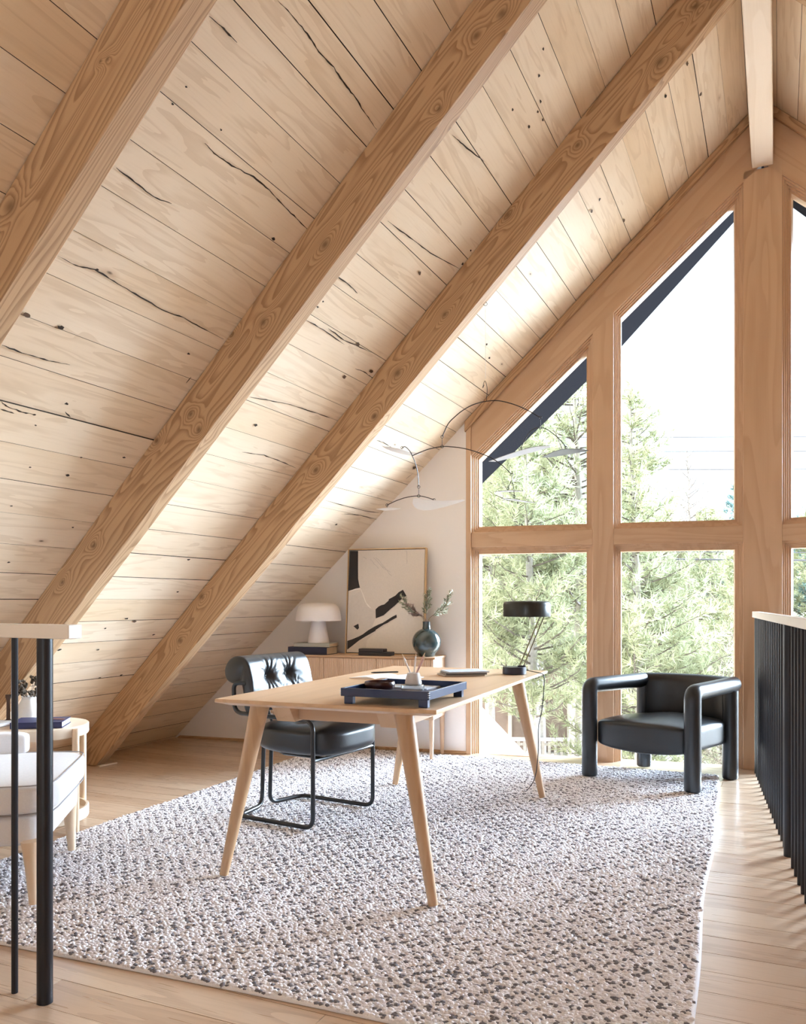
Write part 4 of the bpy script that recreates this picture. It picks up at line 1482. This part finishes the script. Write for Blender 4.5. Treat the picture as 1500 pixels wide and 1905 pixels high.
# open notebook with a pen
on = thing('open_notebook', 'open white notebook lying on the desk behind the blue tray', 'notebook', (-1.835, 3.83, DZ + 0.0004), -0.10)
P = []
for i in range(25):
    x = -0.155 + 0.31 * i / 24
    z = 0.002 + 0.010 * (1 - abs(abs(x) / 0.155 * 2 - 0.75) / 1.25) * (abs(x) > 0.004)
    P.append((x, max(0.002, z)))
mb = MB()
mb.hull8([(x, -0.115, z) for x, z in P] + [(0.155, -0.115, 0), (-0.155, -0.115, 0)], [(x, 0.115, z) for x, z in P] + [(0.155, 0.115, 0), (-0.155, 0.115, 0)])
mb.build('pages', M['white_paper'], on, ang=40)
pn = thing('pen', 'thin black pen lying across the open notebook', 'pen', (-1.905, 3.95, DZ + 0.0165), 0.72)
MB().tube([(-0.075, 0, 0), (-0.06, 0, 0), (0.068, 0, 0), (0.075, 0, 0)], [0.002, 0.0042, 0.0042, 0.002], 10).build('barrel', M['black_steel'], pn)
# stacked notebooks
M['slate_cover'] = plain('slate_cover', (0.16, 0.17, 0.20), 0.6)
M['sky_cover'] = plain('pale_blue_cover', (0.50, 0.57, 0.68), 0.5)
M['grey_cover'] = plain('warm_grey_cover', (0.47, 0.43, 0.40), 0.6)
g = 'notebooks stacked at the right of the desk'
z = DZ + 0.0004
for lab, ox, oy, rz, m, h in (('kraft-grey notebook at the bottom of the stack on the right of the desk', 0, 0, 0.66, 'grey_cover', 0.008),
                              ('dark slate notebook in the middle of the stack on the right of the desk', 0.012, 0.008, 0.60, 'slate_cover', 0.009),
                              ('pale blue notebook on top of the stack on the right of the desk', 0.022, 0.002, 0.70, 'sky_cover', 0.008)):
    book(lab, (-1.545 + ox + 0.085 * math.sin(rz), 4.13 + oy - 0.085 * math.cos(rz), z), rz, 0.22, 0.16, h, M[m], 'notebook', 'white_paper', g)
    z += h + 0.0004

# desk lamp
M['lamp_navy'] = plain('navy_enamel', (0.016, 0.017, 0.038), 0.32)
M['lamp_black'] = plain('black_enamel', (0.018, 0.022, 0.022), 0.30)
M['brass2'] = plain('aged_brass', (0.24, 0.22, 0.15), 0.35, 0.6)
dl = thing('desk_lamp', 'black desk lamp with flat drum shade on two slanted rods at the desk corner', 'lamp', (-1.30, 4.31, DZ + 0.0004), 0.427)
MB().lathe([(0.060, 0), (0.064, 0.002), (0.064, 0.037), (0.061, 0.040), (0.002, 0.040)], (0, 0, 0), 40).build('base', M['lamp_navy'], dl, ang=40)
MB().tube([(-0.043, 0, 0.039), (-0.043, 0, 0.052)], 0.0032, 8).build('switch', M['brass2'], dl)
for dy, dx0 in ((-0.004, 0.026), (0.004, 0.049)):
    MB().tube([(dx0, dy, 0.040), (dx0 + 0.118, dy, 0.325)], 0.0034, 10).build('rod', M['brass2'], dl)
MB().box(0.016, 0.060, -0.010, 0.010, 0.039, 0.047).build('rod_bracket', M['lamp_navy'], dl, bevel=0.001)
sh = MB().lathe([(0.122, 0.312), (0.126, 0.311), (0.128, 0.318), (0.128, 0.375), (0.124, 0.388), (0.112, 0.394), (0.002, 0.396)], (0.068, 0, 0), 56, cap=False).build('lamp_shade', M['lamp_black'], dl, ang=50)
MB().lathe([(0.1215, 0.3125), (0.1215, 0.372), (0.10, 0.385), (0.002, 0.387)], (0.068, 0, 0), 48, cap=False).build('shade_lining', M['white_paint'], sh, ang=50)
inv = (Matrix.Translation(dl.location) @ Matrix.Rotation(0.427, 4, 'Z')).inverted()
cd = smooth_path([inv @ Vector(p) for p in ((-1.243, 4.337, DZ + 0.022), (-1.21, 4.35, DZ + 0.014), (-1.165, 4.365, DZ + 0.0035), (-1.152, 4.37, DZ - 0.012), (-1.152, 4.37, DZ - 0.06), (-1.165, 4.375, 0.54), (-1.185, 4.38, 0.44), (-1.190, 4.39, 0.30), (-1.225, 4.45, 0.15), (-1.30, 4.56, 0.05), (-1.352, 4.64, RT + 0.006))], 8)
MB().tube(cd, 0.0024, 6).build('cord', M['black_steel'], dl)

# ------------------------------------------------------------------ hanging mobile
HANG = Vector((-1.47, 4.325, 2.739))
zb = (HANG.x + KR) - RDEP / S2
mob = thing('hanging_mobile', 'hanging wire mobile with white and grey metal leaves below the last ceiling beam', 'mobile', (HANG.x, HANG.y, 2.739), math.radians(24.48))
M['wire'] = plain('dark_wire', (0.03, 0.024, 0.022), 0.45, 0.3)
M['thread'] = plain('pale_thread', (0.55, 0.48, 0.40), 0.7)
M['leaf_white'] = plain('white_enamel_leaf', (0.84, 0.84, 0.83), 0.45, var=0.01)
M['leaf_grey'] = plain('brushed_grey_leaf', (0.30, 0.29, 0.30), 0.4, 0.4)
M['leaf_dark'] = plain('dark_grey_leaf', (0.075, 0.085, 0.085), 0.4, 0.3)
top = zb - 2.739
MB().tube([(0, 0, top + 0.004), (0, 0, -0.391)], 0.0009, 5).build('thread', M['thread'], mob)
MB().torus((0, 0, top - 0.008), 0.010, 0.0014, 'Y').build('ceiling_hook', M['wire'], mob)
for k, r in (('hook', 0.0016), ('arm_big', 0.0028), ('arm_mid', 0.0026), ('arm_left', 0.0024), ('arm_low', 0.0024), ('arm_right', 0.0024), ('arm_small', 0.002)):
    MB().tube(smooth_path(WIRE[k], 6), r, 7).build('wire_arm' if k != 'hook' else 'hook', M['wire'], mob)
for k in ('link1', 'link2', 'link3', 'link4'):
    a, b = Vector(WIRE[k][0]), Vector(WIRE[k][1])
    mb = MB()
    for p in (a, b):
        mb.torus(p, 0.0075, 0.0016, 'Y')
    mb.tube([a.lerp(b, 0.15), a.lerp(b, 0.85)], 0.0015, 6)
    mb.build('chain_link', M['wire'], mob)
for k in ('drop1', 'drop2', 'drop3', 'drop4', 'drop5', 'drop6', 'drop7'):
    a, b = Vector(WIRE[k][0]), Vector(WIRE[k][1])
    mb = MB().torus(a, 0.0068, 0.0015, 'Y')
    mb.tube([a, b], 0.0014, 6)
    mb.build('leaf_hook', M['wire'], mob)
for k, m in (('b_small', 'leaf_white'), ('b_big', 'leaf_white'), ('b_top', 'leaf_white'), ('b_gray', 'leaf_grey'), ('b_dark', 'leaf_dark'), ('b_thin', 'leaf_grey'), ('b_thin2', 'leaf_grey')):
    P = [Vector(p) for p in BLADE[k]]
    mb = MB()
    mb.hull8(P, [p + Vector((0, 0, 0.0022)) for p in P])
    mb.build('leaf', M[m], mob, smooth=False)['label'] = {'leaf_white': 'white leaf', 'leaf_grey': 'grey leaf', 'leaf_dark': 'dark grey leaf'}[m]

# ------------------------------------------------------------------ lounge chair and side table at the left
def make_fabric():
    t = NT('pale_linen')
    o = t.tc.outputs['Object']
    w1 = t.noise(t.vscale(o, 700, 700, 90), 1.0, 2.0)
    w2 = t.noise(t.vscale(o, 90, 90, 700), 1.0, 2.0)
    f = t.math('MULTIPLY', t.math('ADD', w1, w2), 0.5)
    t.bsdf(color=t.mix(f, (0.60, 0.58, 0.58), (0.80, 0.79, 0.80)), rough=0.9, spec=0.15, normal=t.bump(f, 0.3, 0.002))
    return t.m
M['linen'] = make_fabric()
M['piping'] = plain('grey_piping', (0.36, 0.34, 0.34), 0.8)
fwd = Vector((0.817, 0.576, 0))
rz = math.atan2(fwd.y, fwd.x)
lc = thing('lounge_chair', 'pale linen lounge chair with tapered wooden legs at the left edge behind the railing', 'chair', (-2.70, 2.49, 0), rz)
def loc2(p):
    return Matrix.Rotation(-rz, 4, 'Z') @ (Vector(p) - Vector((-2.70, 2.49, 0)))
fr1, fr2 = loc2((-2.478, 2.184, 0)), loc2((-2.863, 2.730, 0))
for p in (fr1, fr2):
    mb = MB()
    n = 8
    mb.tube([(p.x - 0.012 * (1 - k / n), p.y * (1 - 0.02 * (1 - k / n)), 0.245 - (0.245 - RT) * k / n) for k in range(n + 1)], [0.036 - 0.020 * (k / n) ** 0.7 for k in range(n + 1)], 18)
    mb.build('leg', M['ash'], lc)
for y in (-0.28, 0.28):
    MB().tube([(-0.56, y, 0.24), (-0.62, y * 1.05, 0.002)], [0.034, 0.017], 16).build('leg', M['ash'], lc)
def bw_(dx, dz):
    return lambda x, y, z: (x + dx, y, z + dz)
soft_box(0.68, 0.715, 0.125, 9, 20, bw_(-0.305, 0.277)).build('seat_base', M['linen'], lc, ang=60)
def cw_(x, y, z):
    zz = z + (0.012 * (1 - (x / 0.37) ** 2) * (1 - (y / 0.39) ** 2) if z > 0 else 0)
    return (x - 0.300, y - 0.012, zz + 0.392)
cu = soft_box(0.735, 0.735, 0.118, 8, 24, cw_).build('seat_cushion', M['linen'], lc, ang=60)
ring = []
for k in range(64):
    a = 2 * math.pi * k / 64
    c, s = math.cos(a), math.sin(a)
    q = (abs(c) ** 9 + abs(s) ** 9) ** (-1 / 9)
    ring.append((c * q * 0.3615 - 0.300, s * q * 0.3615 - 0.012, 0.446))
MB().tube(ring, 0.0028, 6, close=True).build('piping', M['piping'], cu)
MB().tube([(x, y, 0.3385) for x, y, z in ring], 0.0028, 6, close=True).build('piping', M['piping'], cu)
for y in (-0.34, 0.325):
    soft_box(0.52, 0.085, 0.10, 7, 14, (lambda yy: (lambda x, y, z: (x - 0.445, y + yy, z + 0.492)))(y)).build('armrest', M['linen'], lc, ang=60)
soft_box(0.12, 0.76, 0.50, 7, 16, lambda x, y, z: (x - 0.66 - z * 0.25, y, z + 0.56)).build('backrest', M['linen'], lc, ang=60)

TZ = 0.515
st = thing('side_table', 'round two-tier maple side table behind the pale lounge chair', 'side table', (-3.355, 2.965, 0))
M['maple'] = plain('pale_maple_plain', (0.74, 0.61, 0.47), 0.42, var=0.05, bscale=14)
M['maple_shade'] = M['maple']
MB().lathe([(0.002, TZ - 0.020), (0.225, TZ - 0.020), (0.225, TZ - 0.050), (0.245, TZ - 0.052), (0.250, TZ - 0.046), (0.250, TZ - 0.003), (0.247, TZ), (0.002, TZ)], (0, 0, 0), 64).build('table_top', M['maple'], st, ang=40)
MB().lathe([(0.002, 0.062), (0.228, 0.062), (0.232, 0.05), (0.248, 0.05), (0.250, 0.055), (0.250, 0.100), (0.246, 0.104), (0.235, 0.104), (0.234, 0.075), (0.002, 0.075)], (0, 0, 0), 64).build('shelf', M['maple'], st, ang=40)
for a in (0.03, 1.36, 3.17, 4.50):
    x, y = 0.262 * math.cos(a), 0.262 * math.sin(a)
    MB().lathe([(0.014, 0.001), (0.0165, 0.005), (0.0165, TZ - 0.012), (0.014, TZ - 0.008)], (x, y, 0), 20).build('leg', M['ash'], st)
book('navy blue hardback book lying on the round side table', (-3.225, 2.855, TZ + 0.0004), 0.60, 0.235, 0.19, 0.030, M['navy2'], 'book', 'white_paper')
book('pale closed book lying at the left side of the round side table', (-3.475, 2.785, TZ + 0.0004), 0.15, 0.14, 0.10, 0.022, M['grey_cover'], 'book', 'white_paper')
M['jug'] = plain('white_glazed_stoneware', (0.80, 0.78, 0.74), 0.35, var=0.02)
jg = thing('jug_vase', 'small white stoneware jug of dried flowers on the side table', 'vase', (-3.455, 3.015, TZ + 0.0004))
MB().lathe([(0.040, 0), (0.047, 0.004), (0.055, 0.03), (0.056, 0.055), (0.049, 0.085), (0.036, 0.108), (0.033, 0.118), (0.037, 0.128), (0.034, 0.127), (0.030, 0.116), (0.044, 0.08), (0.002, 0.02)], (0, 0, 0), 40).build('body', M['jug'], jg, ang=60)
M['dried'] = plain('dried_brown_flower', (0.10, 0.075, 0.05), 0.9, var=0.4, bscale=50)
dfl = thing('dried_flowers', 'bunch of dark brown dried flowers in the small white jug', 'flowers', (-3.455, 3.015, TZ + 0.03))
sm, hd = MB(), MB()
for k in range(15):
    a = random.uniform(0, 6.28)
    r = random.uniform(0.02, 0.072)
    tip = Vector((r * math.cos(a), r * math.sin(a), random.uniform(0.115, 0.185)))
    sm.tube([(0, 0, 0), (tip.x * 0.25, tip.y * 0.25, 0.09), tip], 0.0014, 5)
    for q in range(9):
        hd.ball(tip + Vector((random.gauss(0, 0.011), random.gauss(0, 0.011), random.gauss(0, 0.009))), random.uniform(0.005, 0.010), 7, 5)
sm.build('stems', M['stem'], dfl)
hd.build('flower_heads', M['dried'], dfl, ang=20)
pp = thing('pencil', 'pink pencil lying on the navy book on the side table', 'pencil', (-3.21, 2.96, TZ + 0.0345), 0.25)
MB().tube([(-0.05, 0, 0), (0.04, 0, 0), (0.052, 0, 0)], [0.0036, 0.0036, 0.0005], 6).build('shaft', M['pencil_pink'], pp, smooth=False)
M['walnut'] = plain('dark_walnut', (0.09, 0.05, 0.035), 0.5)
cs = thing('candlestick', 'slim dark walnut candlestick at the left side of the side table', 'candlestick', (-3.53, 2.955, TZ + 0.0004))
MB().lathe([(0.026, 0), (0.028, 0.003), (0.022, 0.008), (0.0095, 0.016), (0.0085, 0.11), (0.014, 0.125), (0.014, 0.138), (0.002, 0.138)], (0, 0, 0), 24).build('body', M['walnut'], cs, ang=50)
# pale strip on the floor at the foot of the last beam
fs = thing('floor_strip', 'short pale wooden strip on the floor at the foot of the last ceiling beam', 'strip', (-4.19, 4.31, 0.0004), 1.46)
MB().box(-0.075, 0.075, -0.009, 0.009, 0, 0.010).build('strip', M['ash_x'], fs, bevel=0.002)
# ------------------------------------------------------------------ outdoors
GZ = -2.85
M['ground'] = plain('pale_gravel_ground', (0.62, 0.58, 0.53), 0.95, var=0.12, bscale=0.8)
M['snow'] = plain('white_roofing', (0.88, 0.88, 0.88), 0.6, var=0.01)
P = []
for i in range(61):
    row = []
    for j in range(61):
        x, y = -90 + 180 * i / 60, -30 + 150 * j / 60
        r = max(0, math.hypot(x, y - 6) - 22)
        row.append((x, y, GZ - 0.01 + 0.05 * r + 0.12 * math.sin(x * 0.35) * math.sin(y * 0.3) * min(1, r / 5)))
    P.append(row)
struct(MB().grid(P).build('ground', M['ground']))
# bright sloping roof edge of the lower wing, seen low through the left window
mb = MB()
a, b = (-2.60, 0.23), (-1.55, -0.77)
poly = [(-4.2, -2.8), (-1.55, -2.8), b, a, (-4.2, 0.9)]
mb.hull8([(x, 6.7, z) for x, z in poly], [(x, 7.3, z) for x, z in poly])
o = mb.build('roof_edge', M['snow'], bevel=0.02)
o.location = (0, 0, 0)
tag(o, 'white sloping roof edge outside the lower left window', 'roof')

def foliage(name, c1, c2):
    t = NT(name)
    oi = t.n('ObjectInfo')
    f = t.attr('tint').outputs['Fac']
    col = t.mix(f, c1, c2)
    df = t.n('BsdfDiffuse', {'Color': col})
    tl = t.n('BsdfTranslucent', {'Color': col})
    mx = t.n('MixShader', {0: 0.45, 1: df.outputs[0], 2: tl.outputs[0]})
    t.t.links.new(mx.outputs[0], t.out.inputs[0])
    return t.m
M['needle'] = foliage('pine_needles', (0.24, 0.26, 0.155), (0.52, 0.525, 0.35))
M['needle_blue'] = foliage('blue_spruce_needles', (0.14, 0.24, 0.24), (0.26, 0.38, 0.37))
M['twig'] = foliage('bare_tan_twigs', (0.34, 0.28, 0.22), (0.46, 0.38, 0.31))
M['bark'] = plain('grey_tan_bark', (0.44, 0.40, 0.37), 0.95, bump=0.6, bscale=12, var=0.25)
M['bark_dark'] = plain('dark_branch', (0.16, 0.13, 0.11), 0.95, var=0.25, bscale=12)

def tree_meshes(seed, h, rad, crown0, n_br, tufts, needle, nlen, nper, trunk_r, leaf_mat, droop=0.1, name='tree'):
    g = np.random.default_rng(seed)
    tr = MB()
    bend = g.normal(0, 0.02 * h, 2)
    axis = lambda z: np.array([bend[0] * (z / h) ** 2 + 0.02 * h * math.sin(z * 0.7 + seed) * 0.3, bend[1] * (z / h) ** 2, z])
    tr.tube([axis(h * k / 14) for k in range(15)], [trunk_r * (1 - 0.93 * k / 14) + 0.008 for k in range(15)], 9)
    br = MB()
    cen, dirs = [], []
    for b in range(n_br):
        u = (b + g.random()) / n_br
        z = h * (crown0 + (0.985 - crown0) * u)
        L = rad * (1 - u) ** 0.75 * g.uniform(0.65, 1.1) + 0.12
        if u < 0.15:
            L *= 0.6 + 0.4 * u / 0.15
        a = g.uniform(0, 6.283)
        d = np.array([math.cos(a), math.sin(a), 0])
        p0 = axis(z)
        up = g.uniform(0.05, 0.45) - droop
        pts = []
        for k in range(6):
            t = k / 5
            pts.append(p0 + d * L * t + np.array([0, 0, L * (up * t + 0.28 * t * t)]) + g.normal(0, 0.02 * L, 3) * t)
        br.tube(pts, [max(0.004, trunk_r * 0.22 * (1 - 0.85 * k / 5) * (0.4 + 0.6 * (1 - u))) for k in range(6)], 4)
        nt = max(2, int(tufts * L / rad))
        for q in range(nt):
            t = 0.25 + 0.75 * (q + g.random()) / nt
            k = min(4, int(t * 5))
            p = pts[k] + (pts[k + 1] - pts[k]) * (t * 5 - k)
            sd = g.normal(0, 1, 3)
            sd[2] = abs(sd[2]) * 0.5
            sd /= np.linalg.norm(sd)
            off = L * 0.30 * (1.1 - t * 0.7) * g.uniform(0.2, 1.0)
            c = p + sd * off
            if off > 0.1:
                br.tube([p, (p + c) / 2 + np.array([0, 0, -0.02]), c], [0.008, 0.006, 0.003], 3)
            dd = d * 0.6 + sd * 0.7 + np.array([0, 0, 0.4])
            cen.append(c)
            dirs.append(dd / np.linalg.norm(dd))
    cen, dirs = np.array(cen), np.array(dirs)
    n = len(cen)
    # needles: thin triangles fanned round every shoot
    cc = np.repeat(cen, nper, 0)
    dd = np.repeat(dirs, nper, 0)
    shade = np.repeat(g.uniform(0, 1, n), nper) * 0.7 + g.uniform(0, 0.3, n * nper)
    along = g.uniform(-0.7, 0.8, n * nper)[:, None] * nlen
    rv = g.normal(0, 1, (n * nper, 3))
    rv -= dd * np.sum(rv * dd, 1)[:, None]
    rv /= np.linalg.norm(rv, axis=1)[:, None] + 1e-9
    nd = rv * 0.75 + dd * g.uniform(0.35, 1.0, n * nper)[:, None]
    nd /= np.linalg.norm(nd, axis=1)[:, None]
    sdv = np.cross(nd, g.normal(0, 1, (n * nper, 3)))
    sdv /= np.linalg.norm(sdv, axis=1)[:, None] + 1e-9
    base = cc + dd * along
    ll = nlen * g.uniform(0.7, 1.25, n * nper)[:, None]
    V = np.stack([base - sdv * needle, base + sdv * needle, base + nd * ll], 1).reshape(-1, 3)
    m = len(V) // 3
    ob = raw_mesh('crown', V, np.arange(3 * m), np.arange(m) * 3, np.full(m, 3), [leaf_mat])
    a = ob.data.attributes.new('tint', 'FLOAT', 'POINT')
    a.data.foreach_set('value', np.repeat(shade, 3).astype(np.float32))
    ot = tr.build('trunk', M['bark'])
    obr = br.build('branches', M['bark_dark'], smooth=False)
    root = bpy.data.objects.new(name, None)
    C.objects.link(root)
    for q in (ob, ot, obr):
        q.parent = root
    return root

pines = [tree_meshes(11, 10.0, 2.3, 0.36, 140, 13, 0.011, 0.21, 22, 0.17, M['needle'], name='pine_tree'),
         tree_meshes(12, 9.0, 1.7, 0.27, 140, 13, 0.011, 0.20, 22, 0.13, M['needle'], name='pine_tree'),
         tree_meshes(13, 6.0, 1.8, 0.06, 120, 13, 0.011, 0.19, 22, 0.10, M['needle'], 0.0, name='pine_tree')]
spruce = tree_meshes(14, 8.0, 1.3, 0.06, 170, 9, 0.012, 0.10, 16, 0.10, M['needle_blue'], 0.30, name='spruce_tree')
bare = tree_meshes(15, 8.0, 2.2, 0.12, 120, 14, 0.005, 0.30, 6, 0.10, M['twig'], -0.2, name='bare_tree')

PHI = math.radians(24.48)
RV, FV = Vector((math.cos(PHI), math.sin(PHI), 0)), Vector((-math.sin(PHI), math.cos(PHI), 0))
first = set()
def plant(proto, side, depth, scale, rz, label, cat='tree', group=None, zs=1.0):
    if proto.name not in first:
        first.add(proto.name)
        r = proto
    else:
        r = copy_tree(proto)
    p = RV * side + FV * depth
    rr = max(0, math.hypot(p.x, p.y - 6) - 22)
    r.location = (p.x, p.y, GZ + 0.05 * rr - 0.05)
    r.scale = (scale, scale, scale * zs)
    r.rotation_euler = (0, 0, rz)
    tag(r, label, cat, group)

P0, P1, P2 = pines
plant(P0, 3.75, 17.6, 1.02, 0.4, 'big pine whose thick pale trunk stands just left of the first window post')
plant(P1, 3.45, 12.0, 0.80, 1.2, 'pointed pine rising into the sky at the left of the tall centre-left window')
plant(P0, 3.4, 20.5, 0.92, 2.0, 'pine with a pale trunk behind the desk lamp rods')
plant(P1, 1.75, 16.2, 0.88, 3.3, 'pine with a grey trunk at the left edge of the lower left window')
plant(P2, 5.3, 13.5, 0.80, 0.3, 'bushy green pine behind the armchair, low in the lower centre-left window')
plant(P2, 4.4, 16.0, 1.02, 2.5, 'bushy pine left of centre in the lower centre-left window')
plant(P2, 6.35, 16.2, 0.98, 4.1, 'bushy pine at the right of the lower centre-left window')
plant(P1, 1.9, 21.0, 0.95, 5.0, 'pine filling the upper left window behind the hanging mobile')
plant(P0, 2.75, 23.5, 0.98, 0.9, 'tall pine at the right of the upper left window')
plant(P1, 2.05, 13.2, 0.86, 0.7, 'pine beside the left jamb of the upper left window, below the eaves')
plant(P0, 2.95, 18.6, 0.80, 4.4, 'loose pine in the middle of the upper left window behind the grey mobile leaf')
plant(spruce, 9.95, 25.0, 0.95, 0.2, 'blue spruce top at the right edge of the tall centre-left window')
plant(spruce, 12.85, 26.0, 1.02, 1.0, 'blue spruce seen at the far right edge of the right upper window')
plant(bare, 9.0, 25.5, 1.10, 0.0, 'bare tan deciduous tree in the middle of the tall centre-left window')
plant(bare, 4.9, 12.2, 0.50, 2.0, 'small bare tree with forked trunk in the lower centre-left window')
g = 'background trees outside the gable windows'
lab = 'one of the pale background pines of the wood behind the nearer trees'
k = 0
for depth in (26, 31, 37):
    for j in range(8):
        s = depth * (0.06 + 0.062 * j + random.uniform(-0.012, 0.012))
        tgt = 1.12 - GZ + depth * random.uniform(0.06, 0.13) * (1.5 if j < 3 else 1.0)
        pr = (P1, P2, P0)[k % 3]
        base = {P0: 10.0, P1: 9.0, P2: 6.0}[pr]
        gr = 0.05 * max(0, depth - 24)
        plant(pr, s, depth, max(0.5, (tgt - gr) / base), random.uniform(0, 6.28), lab, 'tree', g)
        k += 1

# neighbouring cabin with a window, and a snowy picket fence
M['cabin'] = plain('weathered_brown_siding', (0.30, 0.22, 0.18), 0.85, var=0.1, bscale=6)
M['cabin_trim'] = plain('cream_trim', (0.72, 0.64, 0.54), 0.7)
M['shingle'] = plain('brown_shingles', (0.22, 0.19, 0.17), 0.9, var=0.15, bscale=8)
M['dark_glass'] = plain('dark_pane', (0.10, 0.11, 0.12), 0.15)
cp = RV * 3.9 + FV * 21.9
cb = thing('cabin', 'brown cabin with a cream framed window among the trees beyond the lower left window', 'cabin', (cp.x, cp.y, GZ), PHI - 0.12)
MB().box(-1.9, 3.0, 0, 4, 0, 2.35).build('wall', M['cabin'], cb, smooth=False)
mb = MB()
mb.hull8([(-2.2, -0.4, 2.3), (3.3, -0.4, 2.3), (3.3, 2.0, 3.5), (-2.2, 2.0, 3.5)], [(-2.2, -0.4, 2.42), (3.3, -0.4, 2.42), (3.3, 2.0, 3.64), (-2.2, 2.0, 3.64)])
mb.hull8([(-2.2, 4.4, 2.3), (3.3, 4.4, 2.3), (3.3, 2.0, 3.5), (-2.2, 2.0, 3.5)], [(-2.2, 4.4, 2.42), (3.3, 4.4, 2.42), (3.3, 2.0, 3.64), (-2.2, 2.0, 3.64)])
mb.build('roof', M['shingle'], cb, smooth=False)
mb = MB().box(0.45, 0.60, -0.06, 0.02, 0.35, 2.0).box(1.5, 1.65, -0.06, 0.02, 0.35, 2.0).box(0.60, 1.5, -0.06, 0.02, 0.35, 0.52).box(0.60, 1.5, -0.06, 0.02, 1.85, 2.0)
w = mb.build('window', M['cabin_trim'], cb, smooth=False)
MB().box(0.60, 1.5, -0.02, 0.015, 0.52, 1.85).build('pane', M['dark_glass'], w, smooth=False)
MB().box(-1.1, -1.0, -0.06, 0.02, 0.0, 2.2).build('corner_board', M['cabin_trim'], cb, smooth=False)
fp = RV * 3.35 + FV * 20.2
fc = thing('picket_fence', 'low picket fence in front of the brown cabin', 'fence', (fp.x, fp.y, GZ), PHI - 0.05)
for k in range(26):
    x = -1.6 + 0.15 * k
    MB().box(x, x + 0.07, 0, 0.02, 0, 0.55 + 0.02 * (k % 3)).build('picket', M['bark'], fc, smooth=False)
for z in (0.15, 0.45):
    MB().box(-1.7, 2.4, 0.02, 0.05, z, z + 0.06).build('rail', M['bark'], fc, smooth=False)
MB().box(-1.7, 2.4, -0.04, 0.06, 0.57, 0.64).build('top_cap', M['snow'], fc, smooth=False)

# overhead lines
M['cable'] = plain('grey_cable', (0.10, 0.10, 0.12), 0.6)
for (za, zb_, dep, r, lab) in ((1.98, 1.86, 15.0, 0.016, 'thick overhead cable crossing the lower windows just under the crossbar'),
                               (2.14, 2.04, 15.5, 0.008, 'thin overhead wire above the thick cable in the lower windows'),
                               (4.72, 4.80, 18.0, 0.007, 'topmost of three thin wires crossing the sky of the tall centre-left window'),
                               (4.42, 4.47, 18.0, 0.007, 'middle of three thin wires crossing the sky of the tall centre-left window'),
                               (4.02, 4.08, 18.0, 0.007, 'lowest of three thin wires crossing the sky of the tall centre-left window')):
    a, b = RV * (-2.0) + FV * dep, RV * 16.0 + FV * dep
    o = Vector((a.x, a.y, za))
    pts = []
    for k in range(21):
        t = k / 20
        p = a.lerp(b, t)
        pts.append((p.x - o.x, p.y - o.y, (zb_ - za) * t - 0.5 * t * (1 - t) * 0.3))
    w = MB().tube(pts, r, 6).build('power_line', M['cable'])
    w.location = o
    tag(w, lab, 'power line', 'overhead lines outside')
